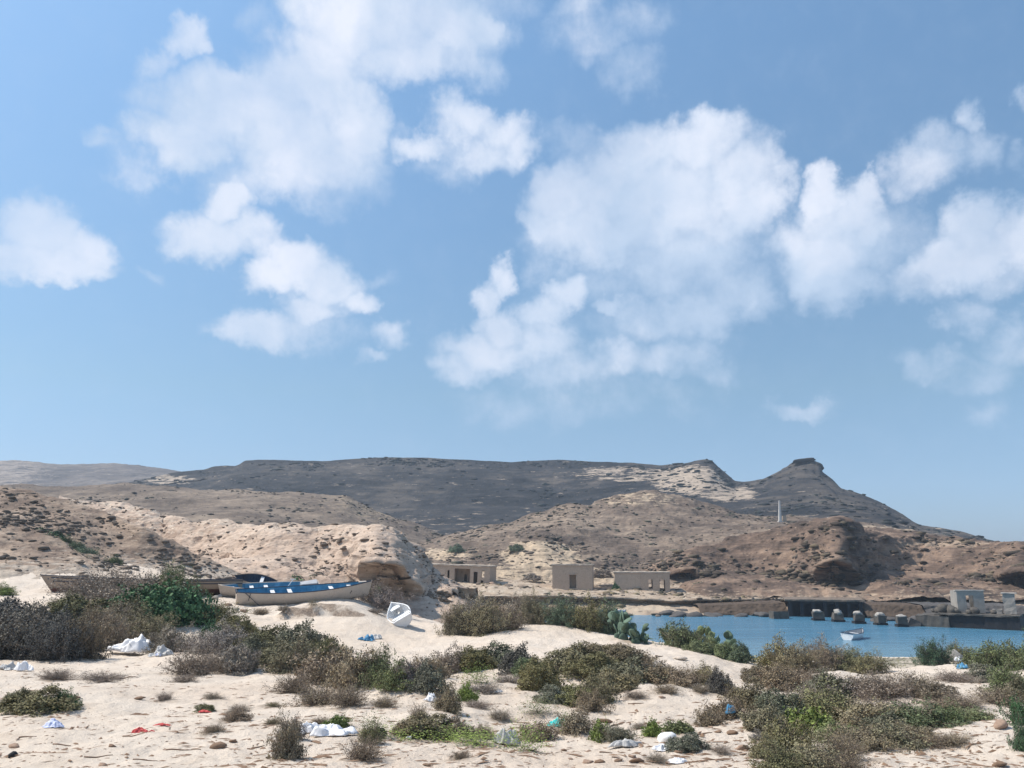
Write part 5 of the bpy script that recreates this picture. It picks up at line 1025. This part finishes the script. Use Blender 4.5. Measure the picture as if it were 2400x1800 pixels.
EXTRA = [  # shrubs on hills and far shore: px, py foot, w, h, kind, colour, zone, Y
 (92,1262,42,24,'broad','green',Z8,70.5),(122,1270,50,26,'broad','darkgreen',Z8,70),(150,1276,36,20,'loose','darkgreen',Z8,69.5),(175,1284,34,16,'loose','greygreen',Z8,69),(200,1300,44,20,'loose','greygreen',Z8,68.5),(192,1330,60,24,'loose','olivegrey',Z8,66.5),(262,1320,40,18,'loose','greenolive',Z8,68),
 (1394,1306,66,26,'mound','teal',Z9,193),(1456,1287,44,16,'mound','teal',Z9,203),(1445,1388,24,20,'mound','green',Z9,148),(1546,1398,32,14,'mound','olivegrey',Z9,146),(1215,1262,40,14,'mound','teal',Z9,206),(1240,1278,44,16,'mound','teal',Z9,200),(1070,1292,34,16,'mound','greygreen',Z9,180),(1210,1290,30,16,'mound','greygreen',Z9,176),(1410,1352,50,18,'mound','taupe',Z9,156),(1250,1358,36,14,'mound','taupe',Z9,158),(1570,1270,50,12,'mound','teal',Z9,204),(1780,1282,34,12,'mound','teal',Z9,180),(1650,1376,40,12,'mound','olivegrey',Z9,149),
]
byz = {}
ALL = [(s, p) for s, p in zip(S, POSES)]
def surf_z(px, py, Y): return at(px, py, Y)
for e in EXTRA:
    px, py, w, h, kind, c, zone, Y = e; x, y, z = at(px, py, Y); k_ = Y / 1930; ALL.append(((px, py, w, h, kind, c, zone), (x, y + w * k_ * 0.2, z - 0.1, w * k_, w * k_ * 0.8, h * k_ * 1.15)))
cnt = {}
for s, p in ALL: cnt.setdefault((s[4], s[5], s[6]), []).append(s)
ORD = ['', 'second', 'third', 'fourth', 'fifth', 'sixth', 'seventh', 'eighth', 'ninth', 'tenth', 'eleventh', 'twelfth', 'thirteenth', 'fourteenth']
for v in cnt.values(): v.sort(key=lambda q: (q[0], q[1]))
idx = 0
for s, (xc, yc, zz, W, dep, Hh) in ALL:
    px, py, w, h, kind, c, zone = s; idx += 1
    lst = cnt[(kind, c, zone)]; i_ = lst.index(s); base = CW[c] + ' ' + WORD[kind] + ' ' + SHORTZ[zone]
    if len(lst) > 1: base += ', leftmost of ' + str(len(lst)) if i_ == 0 else (', rightmost of ' + str(len(lst)) if i_ == len(lst) - 1 else ', ' + ORD[i_] + ' from the left')
    root = empty(NAME[kind], (xc, yc, zz - 0.05 * Hh), random.uniform(0, 6.28)); tag(root, base, CATW[kind], 'scrub ' + SHORTZ[zone])
    cl = C_[c]; j = random.uniform(0.88, 1.14) * 1.34; cl = (cl[0] * j * random.uniform(.95, 1.05), cl[1] * j, cl[2] * j * random.uniform(.92, 1.08), 1)
    rz = root.rotation_euler.z
    # crown keeps its width across the view: pick the in-plane scales in the rotated frame
    sx = abs(math.cos(rz)) * W / 2 + abs(math.sin(rz)) * dep / 2; sy = abs(math.sin(rz)) * W / 2 + abs(math.cos(rz)) * dep / 2
    if kind == 'cactus':
        cactus(root, idx, W * 1.1, Hh, cl)
    else:
        nvar = {'mound': 4, 'loose': 4, 'twig': 3, 'broad': 3, 'creeper': 2}[kind]; cm, stm = PROTO[kind, idx % nvar] if not (kind == 'loose' and W > 2.0) else PROTO['bigloose', idx % 2]
        k_ = 1.06
        o = link('crown', cm, root); o.scale = (sx * k_, sy * k_, Hh * (1.0 if kind != 'creeper' else 1.4)); o.color = cl
        if w >= 36:
            o2 = link('stem', stm, root); o2.scale = o.scale

# scattered tiny scrub and stones on the hills, too many to count
bm = bmesh.new(); bmesh.ops.create_icosphere(bm, subdivisions=1, radius=1); IV = np.array([q.co[:] for q in bm.verts]); IF = np.array([[q.index for q in a.verts] for a in bm.faces]); bm.free()
def scatter(name, label, P, num, smin, smax, mat, seed, zlo=None, flat=0.45, cond=None, color=None, attrs=True, dens=None):
    rs = np.random.default_rng(seed); F_ = P.reshape(-1, 3); px = 1200 + F_[:, 0] / F_[:, 1] * 1930; ok = (px > -300) & (px < 2700) & (F_[:, 2] > 1.0)
    if cond is not None: ok &= cond(F_, px)
    ids = np.where(ok)[0]
    if dens is not None:
        wv = np.clip(dens(F_[ids]), 0, None); wv /= wv.sum(); ids = rs.choice(ids, num, p=wv)
    else: ids = rs.choice(ids, num)
    s = smin * (smax / smin) ** (rs.random(num) ** 2.2); a = rs.uniform(0, 6.28, num); ca, sa = np.cos(a), np.sin(a)
    v = IV[None] * (1 + 0.5 * (rs.random((num, len(IV), 1)) - 0.5)); v = v * np.stack([s * rs.uniform(.9, 1.9, num), s, s * flat], 1)[:, None]
    x = v[..., 0] * ca[:, None] - v[..., 1] * sa[:, None]; y = v[..., 0] * sa[:, None] + v[..., 1] * ca[:, None]
    v = np.stack([x, y, v[..., 2]], -1) + F_[ids][:, None] + np.array([0, -0.0, 0]); f = (IF[None] + (np.arange(num) * len(IV))[:, None, None]).reshape(-1, 3)
    me = np_mesh(name, v.reshape(-1, 3), f, mat, False, {'v': ('FACE', np.repeat(rs.random(num), len(IF)))}); o = link(name, me); tag(o, label, None, None, 'stuff')
    if color: o.color = (*color, 1)
    return o
patch = lambda sc_: (lambda F: sstep(-0.1, 0.5, fbm3(F[:, 0] / sc_, F[:, 1] / sc_, F[:, 2] / sc_, 3)) + 0.08)
scatter('hillside_scrub', 'dark low scrub dotted over the mesa slopes', LOFTS['cloud_shaded_rock'][0], 2600, 0.6, 2.6, M['leaf'], 1, color=(0.030, 0.034, 0.034), dens=patch(90), flat=0.35)
scatter('hillside_scrub', 'tiny scrub dotted over the olive-brown hill', LOFTS['olive_brown_scree'][0], 1800, 0.25, 1.1, M['leaf'], 2, color=(0.06, 0.055, 0.045), dens=patch(40))
scatter('hillside_scrub', 'dark scrub dotted over the brown-grey hill', LOFTS['brown_grey_scree'][0], 2200, 0.2, 0.9, M['leaf'], 3, color=(0.055, 0.055, 0.045), dens=patch(30), flat=0.4)
scatter('hillside_stones', 'loose brown stones strewn over the brown-grey hill', LOFTS['brown_grey_scree'][0], 2200, 0.2, 0.8, M['rock'], 4, dens=patch(22))
scatter('hillside_stones', 'loose stones strewn over the red-brown cliff foot', LOFTS['red_brown_cliff'][0], 2000, 0.12, 0.55, M['rock'], 5, dens=patch(15))
scatter('hillside_scrub', 'dry scrub on the red-brown cliff', LOFTS['red_brown_cliff'][0], 900, 0.3, 1.2, M['leaf'], 6, color=(0.075, 0.06, 0.045), dens=patch(15))
scatter('hillside_stones', 'small stones strewn over the cream bluff', LOFTS['cream_sandstone'][0], 1500, 0.07, 0.38, M['rock'], 7, dens=patch(6))
scatter('hillside_stones', 'dark stones and tussocks on the left brown slope', LOFTS['brown_gravel_slope'][0], 2600, 0.07, 0.42, M['rock'], 8, dens=patch(8))
scatter('shore_stones', 'stones and low tussocks strewn over the far terrace', LOFTS['shore_terrace_sand'][0], 1500, 0.12, 0.6, M['rock'], 9, dens=patch(9))
scatter('shore_tussocks', 'dry tussocks strewn over the far terrace', LOFTS['shore_terrace_sand'][0], 500, 0.25, 0.9, M['leaf'], 10, color=(0.14, 0.115, 0.075), dens=patch(9))

# ------------------------------------------------------------------ litter
rs = np.random.default_rng(77)
def flakes(num, name, label, mat, smin, smax, yfun, elong=(2, 6), thick=0.25, color=None, dense=None, box_=True):
    """small sticks, husks and leaves: thin six-sided chips lying on the sand"""
    Y = yfun(num); px = rs.uniform(-60, 2460, num); x = (px - 1200) / 2000 * Y; z = H(x, Y)
    if dense is not None:
        kf = dense(x, Y) > rs.random(num); x, Y, z = x[kf], Y[kf], z[kf]; num = len(x)
    s = smin * (smax / smin) ** (rs.random(num) ** 1.8); el_ = rs.uniform(*elong, num); a = rs.normal(0, 0.8, num); ca, sa = np.cos(a), np.sin(a)
    B = np.array([(-1, 0, 0), (-0.3, -1, 0.3), (0.4, -0.9, 0.1), (1, 0.1, 0.4), (0.3, 1, 0.5), (-0.5, 0.8, 0.2), (0, 0, 1.0)]); Fc = np.array([(0, 1, 6), (1, 2, 6), (2, 3, 6), (3, 4, 6), (4, 5, 6), (5, 0, 6)])
    v = B[None] * (1 + 0.35 * rs.normal(size=(num, 7, 1))) * np.stack([s * el_ / 2, s * 0.5, s * thick * 2], 1)[:, None]
    X = v[..., 0] * ca[:, None] - v[..., 1] * sa[:, None]; Yv = v[..., 0] * sa[:, None] + v[..., 1] * ca[:, None]
    v = np.stack([X, Yv, v[..., 2]], -1) + np.stack([x, Y, z + 0.002], 1)[:, None]; f = (Fc[None] + (np.arange(num) * 7)[:, None, None]).reshape(-1, 3)
    me = np_mesh(name, v.reshape(-1, 3), f, mat, False, {'v': ('FACE', np.repeat(rs.random(num), 6))}); o = link(name, me); tag(o, label, None, None, 'stuff'); 
    if color: o.color = (*color, 1)
near_y = lambda n: 10.5 + (34 - 10.5) * rs.random(n) ** 1.7
dn = lambda x, y: 0.25 + 0.9 * sstep(-0.1, 0.45, fbm2(x / 2.2, y / 1.6, 3)) * 1.0
flakes(9000, 'litter', 'dry twigs and leaf scraps strewn over the sand', M['wood'], 0.013, 0.046, near_y, (3, 9), 0.2, dense=dn)
flakes(900, 'litter', 'curled dry leaves and stick ends on the nearest sand', M['wood'], 0.026, 0.062, lambda n: 10.5 + 11 * rs.random(n) ** 1.3, (1.5, 7), 0.3, dense=dn)
flakes(2600, 'litter', 'pale shell and weed scraps strewn over the sand', M['stone'], 0.015, 0.042, near_y, (1, 4), 0.25, dense=dn)
flakes(1700, 'litter', 'dark wrack scraps in the lower right sand', M['wood'], 0.022, 0.055, lambda n: 10.5 + 9 * rs.random(n) ** 1.3, (1.5, 6), 0.3, dense=lambda x, y: sstep(0.02, 0.4, (x / y)) * 1.1)
flakes(1500, 'litter', 'stones and wrack on the weedy lagoon shore', M['rock'], 0.05, 0.14, lambda n: 58 + 16 * rs.random(n), (1, 2.5), 0.3, dense=lambda x, y: (x / y > 0.15) * 1.0)
flakes(8000, 'shore_weed', 'low green-grey weed covering the lagoon shore', M['leaf'], 0.07, 0.17, lambda n: 46 + 30 * rs.random(n), (1, 2.5), 0.3, color=(0.19, 0.18, 0.125), dense=lambda x, y: (x / y > 0.22) * (H(x, y) > 0.12) * (1 - sstep(2.0, 3.0, H(x, y))) * 0.9)
flakes(2600, 'shore_weed', 'green weed over the rocks left of the lagoon', M['leaf'], 0.1, 0.24, lambda n: 68 + 26 * rs.random(n), (1, 2.5), 0.8, color=(0.12, 0.135, 0.075), dense=lambda x, y: (np.abs(x / y + 0.075) < 0.075) * 0.95)

# single larger pieces of driftwood, husks and stones
def stick(px, py, Lm, r, ang, label, mat=None, group=None, bend=0.12, name='driftwood', y0=8):
    x, y, z = ground_hit(px, py, y0, 80); pts = []
    for i in range(6):
        t = i / 5 - 0.5; X = x + math.cos(ang) * Lm * t; Yy = y + math.sin(ang) * Lm * t + bend * Lm * (0.25 - t * t); pts.append((X, Yy, gz(X, Yy) + r * 0.7))
    q = MB(); q.tube(pts, r, 6, r * 0.4); o = q.build(name, mat or M['wood'], None, True)
    tag(o, label, 'driftwood', group); return o
def husk(px, py, wpx, label, seed, mat=None, cat='driftwood', name='husk', group=None, flat=0.35, y0=8):
    x, y, z = ground_hit(px, py, y0, 80); s = wpx * y / 1990 / 2
    o = link(name, rock_mesh(name, mat or M['wood'], s, s * 0.6, s * flat, seed, 2, 0.3 if flat >= 0.5 else 0.75), None, (x, y, z + s * flat * 0.5)); o.rotation_euler = (random.uniform(-.2, .2), random.uniform(-.2, .2), random.uniform(-.5, .5)); tag(o, label, cat, group)
for i, (px, py, w, lab) in enumerate([(34,1753,32,'brown husk at the lower left edge'),(512,1754,40,'rounded brown driftwood chunk at bottom left'),(262,1750,20,'small brown husk right of the red scraps foot'),(240,1795,24,'dark brown chip at the very bottom left'),(545,1740,22,'thin brown chip above the rounded chunk'),(1000,1795,20,'reddish chip on the empty bottom sand'),(1378,1788,30,'brown husk at bottom centre left'),(1404,1788,26,'brown husk beside the bottom centre one'),(1450,1785,24,'brown husk below the bright leafy plants'),(1483,1776,22,'red-brown rounded piece at bottom centre'),(1492,1788,38,'large brown husk pile at bottom centre'),(1322,1760,18,'tan shell-shaped piece on the sand'),(1740,1758,40,'dark red-brown wrack lump at lower right'),(1717,1720,26,'dark brown piece right of the foam block'),(1685,1717,20,'dark chip right of the foam block'),(1552,1637,18,'brown pointed stone on the bare middle sand'),(1420,1694,32,'flat reddish driftwood on the middle sand'),(1515,1697,14,'small red-brown chip on the middle sand'),(448,1588,14,'brown pointed stone on the left sand'),(297,1565,12,'small reddish stone below the left thicket'),(1206,1720,18,'dark red-brown piece beside the creeping plants'),(1812,1796,16,'small tan piece at bottom right'),(2345,1795,40,'brown wrack heap in the bottom right corner'),(1590,1765,20,'reddish husk under the grey cushion shrub'),(1570,1790,22,'brown husk left of lower right scrub'),(180,1638,18,'dark brown bent chip by the green cushion shrub'),(327,1640,24,'orange-brown leaf on the left sand'),(1338,1780,14,'small grey stone at bottom centre')]):
    husk(px, py, w, lab, 300 + i, M['wood'] if i % 3 else M['stone'])
for i, (px, py, Lp_, an, lab) in enumerate([(65,1728,40,0.05,'thin straight stick at lower left'),(145,1747,45,-0.1,'dark rough stick on the left sand'),(312,1727,50,-0.05,'long thin stick below the red scraps'),(140,1595,30,0.3,'curved twig below the left thicket'),(300,1590,45,0.4,'forked twig on the left sand'),(420,1760,60,-0.02,'long pale stick on the lower left sand'),(1660,1783,70,0.0,'long pointed driftwood piece at lower right'),(340,1783,55,0.1,'brown stick at the bottom left'),(230,1778,60,0.3,'thin twig at the bottom left'),(460,1757,30,-0.5,'bent brown twig left of the rounded chunk'),(730,1680,26,0.0,'thin twig below the scrub mound'),(1545,1540,22,0.5,'dark forked stick on the upper dune'),(1570,1690,20,0.1,'short stick on the middle sand'),(1445,1700,24,0.0,'thin stick on the middle sand'),(1420,1765,30,-0.3,'curved twig left of the lower plants'),(2290,1745,40,0.3,'long thin stick at lower right'),(1650,1722,40,0.05,'grey stick beside the wrack at right'),(1560,1755,30,0.1,'short grey stick below the foam block'),(1490,1650,36,-0.2,'gnarled twig below the middle scrub mound'),(600,1755,40,0.5,'bowed brown stick at the foot of the tall brown shrub')]):
    y = ground_hit(px, py, 8, 60)[1]; stick(px, py, Lp_ * y / 1990, 0.012 * y / 14, an, lab, M['wood'])

def cloth(name, label, cat, px, py, wpx, hpx, mat, seed, depth=0.7, fold=0.35, rz=0.0, y0=8, lift=0.0, irr=0.35):
    """a crumpled sheet: uneven outline, sharp folds, real thickness of folds"""
    x, y, z = ground_hit(px, py, y0, 80); k_ = y / 1980; W = wpx * k_; Hh = hpx * k_; D = W * depth; n = 34
    u, v = np.meshgrid(np.linspace(-1, 1, n), np.linspace(-1, 1, n)); r_ = np.maximum(np.abs(u), np.abs(v)); th = np.arctan2(v, u)
    rr_ = np.sqrt(u * u + v * v) + 1e-9; uu = u / rr_ * r_; vv = v / rr_ * r_
    o = seed * 3.7; rim = 1 + irr * 2 * fbm2(np.cos(th) * 1.3 + o, np.sin(th) * 1.3, 3); X = uu * rim * W / 2; Yy = vv * rim * D / 2
    f1 = 1 - np.abs(n2(uu * 1.3 + o + vv * .5, vv * 1.1 + o)) * 2.6; f2 = 1 - np.abs(n2(uu * 3.5 + o - vv * 1.5, vv * 3 + 3)) * 2.2
    Z = np.clip((0.42 * f1 + 0.13 * f2 + 0.5 * fbm2(uu * 0.9 + o, vv * 0.9, 2) + 0.05) * (1 - r_ ** 4 * 0.92), 0, None) * Hh * (1 + fold * 0.5) + lift
    c_, s_ = math.cos(rz), math.sin(rz); Xw = x + X * c_ - Yy * s_; Yw = y + D * 0.3 + X * s_ + Yy * c_
    Zw = H(Xw, Yw) * 0.6 + gz(x, y + D * 0.3) * 0.4 + Z + 0.015; me = np_mesh(name, np.stack([Xw, Yw, Zw], -1).reshape(-1, 3), grid_faces(n, n), mat, False)
    ob = link(name, me); md = ob.modifiers.new('thick', 'SOLIDIFY'); md.thickness = 0.006; tag(ob, label, cat); return ob
cloth('plastic_sheet', 'large crumpled white plastic sheet on the sand at bottom left centre', 'plastic sheet', 775, 1727, 108, 34, M['plastic'], 1, 0.6)
cloth('plastic_sheet', 'torn white plastic scrap beside the large white sheet', 'plastic sheet', 712, 1722, 44, 26, M['plastic'], 2, 0.6)
cloth('plastic_sheet', 'thin white strip of film at the left end of the big white sheet', 'plastic sheet', 745, 1712, 50, 16, M['plastic'], 12, 0.5)
cloth('plastic_bag', 'bright turquoise plastic bag on the middle sand', 'plastic bag', 1310, 1704, 56, 24, M['teal'], 3, 0.6)
cloth('plastic_bag', 'white plastic bag at the left edge below the dark scrub', 'plastic bag', 52, 1573, 44, 26, M['plastic'], 4, 0.6)
cloth('plastic_sheet', 'grey film beside the white bag at the left edge', 'plastic sheet', 18, 1572, 40, 20, M['plasticgrey'], 14, 0.6)
cloth('plastic_bag', 'pale lilac-white bag on the left sand', 'plastic bag', 120, 1706, 48, 18, M['lilac'], 5, 0.6)
cloth('plastic_sheet', 'dusty white sheet caught in the left thicket', 'plastic sheet', 312, 1538, 110, 44, M['plastic'], 6, 0.45, lift=0.10)
cloth('plastic_sheet', 'dusty film right of the sheet in the left thicket', 'plastic sheet', 372, 1538, 50, 28, M['plasticgrey'], 16, 0.5)
cloth('plastic_bag', 'small pale blue bag at the foot of the left thicket', 'plastic bag', 370, 1540, 16, 9, M['lilac'], 26, 0.6)
cloth('scrap', 'crumpled red plastic scrap on the left sand', 'plastic scrap', 325, 1718, 32, 15, M['red'], 7, 0.5, irr=0.6)
cloth('scrap', 'thin red strip right of the crumpled red scrap', 'plastic scrap', 378, 1702, 34, 5, M['red'], 8, 0.35, irr=0.7)
cloth('scrap', 'tiny red scrap under the strip', 'plastic scrap', 355, 1717, 12, 4, M['red'], 9, 0.5, irr=0.7)
cloth('scrap', 'red scrap beneath the small olive cushion shrub', 'plastic scrap', 476, 1672, 26, 6, M['red'], 10, 0.5, irr=0.5)
cloth('plastic_bag', 'pale blue bag caught in the brown scrub at right', 'plastic bag', 1714, 1688, 24, 24, M['blueplastic'], 11, 0.7, lift=0.1)
cloth('plastic_bag', 'blue and white bag at the foot of the pale boulder at right', 'plastic bag', 2258, 1568, 24, 18, M['blueplastic'], 21, 0.7)
cloth('plastic_bag', 'white bag above the blue one at right', 'plastic bag', 2248, 1556, 18, 14, M['plastic'], 22, 0.7, lift=0.15)
cloth('plastic_sheet', 'dusty crumpled sheet among the creeping plants at bottom centre', 'plastic sheet', 1190, 1748, 70, 40, M['plasticgrey'], 23, 0.5)
cloth('plastic_sheet', 'clear grey film lying by the bright green plants', 'plastic sheet', 1468, 1752, 62, 22, M['plasticgrey'], 24, 0.5)
cloth('plastic_sheet', 'white sheet scrap below the foam block', 'plastic sheet', 1552, 1762, 36, 16, M['plastic'], 25, 0.6)
cloth('plastic_sheet', 'white film behind the brown scrub of the left mound', 'plastic sheet', 695, 1620, 44, 20, M['plasticgrey'], 27, 0.6)
cloth('plastic_sheet', 'white plastic on the littered slope right of the left mound', 'plastic sheet', 1160, 1626, 36, 14, M['plastic'], 28, 0.6)
cloth('plastic_sheet', 'white film scrap among the yellow-green plants of the mound', 'plastic sheet', 1010, 1646, 30, 20, M['plastic'], 29, 0.6)
cloth('plastic_bag', 'white bag on the dune crest by the cactus clumps', 'plastic bag', 1690, 1520, 24, 12, M['plastic'], 30, 0.6, y0=30)
cloth('plastic_sheet', 'white sheet lying at the bottom edge right of centre', 'plastic sheet', 1590, 1792, 44, 12, M['plastic'], 31, 0.5)
cloth('scrap', 'black crumpled scrap between the green creepers', 'plastic scrap', 890, 1724, 28, 16, M['black'], 32, 0.6, irr=0.6)
cloth('scrap', 'blue and dark rag on the bare hollow below the dinghy', 'rag', 862, 1503, 34, 18, M['blueplastic'], 33, 0.6, irr=0.6, y0=20)
cloth('scrap', 'dusty dark rag beside the blue one in the hollow', 'rag', 882, 1499, 26, 14, M['plasticgrey'], 34, 0.6, y0=20)
husk(1562, 1740, 54, 'white foam block lying beside the leafy plants', 410, M['foam'], 'foam block', 'foam_block', None, 0.55)
husk(958, 1732, 18, 'small grey-white brick-like stone on the creeping plants', 411, M['foam'], 'stone', 'stone', None, 0.5)
husk(28, 1776, 24, 'dark purple-grey round shell at the bottom left', 412, M['black'], 'shell', 'shell', None, 0.8)
husk(2238, 1552, 40, 'pale round boulder between the scrub clumps at right', 413, M['guano'], 'boulder', 'boulder', None, 0.95, y0=20)
husk(1698, 1630, 26, 'grey round stone right of the middle scrub mound', 414, M['pierstone'], 'stone', 'stone', None, 0.8)
husk(1590, 1546, 40, 'low grey sand-covered stone on the bare dune', 415, M['sand'], 'stone', 'stone', None, 0.25)
husk(2345, 1705, 44, 'sandy hummock stone near the right edge', 416, M['stone'], 'stone', 'stone', None, 0.5)
for i, (px, py, w) in enumerate([(100,1445,16),(120,1443,12),(175,1440,20),(230,1425,26),(535,1420,20),(555,1432,18),(572,1436,22),(505,1405,20),(488,1392,24),(515,1400,16)]):
    husk(px, py, w, 'pale broken stone among the dry scrub before the old hull', 430 + i, M['guano'] if i % 2 else M['stone'], 'stone', 'stone', 'pale stones among the left scrub', 0.6, y0=20)

# rubble lying against the ruined houses
for i, (px, pyb, Y, sz, lab) in enumerate([(1290,1388,148.5,.6,'grey rubble stone at the left corner of the tall square house'),(1330,1388,148,.5,'rubble stone under the doorway of the tall square house'),(1362,1389,148,.4,'small rubble stone right of the tall square house doorway'),(1398,1388,148.5,.8,'large rubble stone right of the tall square house'),(1412,1384,150,.6,'rubble stone between the tall and the two-part house'),(1470,1390,148,.45,'rubble stone before the blank wall of the two-part house'),(1515,1390,148,.5,'rubble stone under the window of the two-part house'),(1580,1390,149,.7,'rubble stone at the right corner of the two-part house'),(1060,1366,148.5,.55,'rubble heap stone left of the porch opening'),(1120,1369,148,.5,'rubble stone right of the porch opening'),(1155,1370,149,.7,'stone at the right corner of the long house'),(1190,1375,149,.9,'rock between the long house and the tall house')]):
    x, y, z = at(px, pyb, Y); rock('rubble_stone', i % 6, M['rock'] if i % 2 else M['stone'], (x, y, z + 0.05), (sz * 1.2, sz, sz * 0.6), lab, 'stone', 'rubble by the ruined houses')
# tell repeated stones apart by their order from the left
dupl = {}
for o in col.objects:
    if o.parent is None and 'label' in o and o['label'] and 'category' in o: dupl.setdefault(o['label'], []).append(o)
for lab, os_ in dupl.items():
    if len(os_) < 2: continue
    os_.sort(key=lambda o: o.location.x / max(o.location.y, 1))
    for i, o in enumerate(os_):
        base = lab.replace('middling', 'mid-sized').replace(' on the far shore', ''); o['label'] = base + (', leftmost' if i == 0 else ', rightmost' if i == len(os_) - 1 else ', ' + ORD[i] + ' from left')
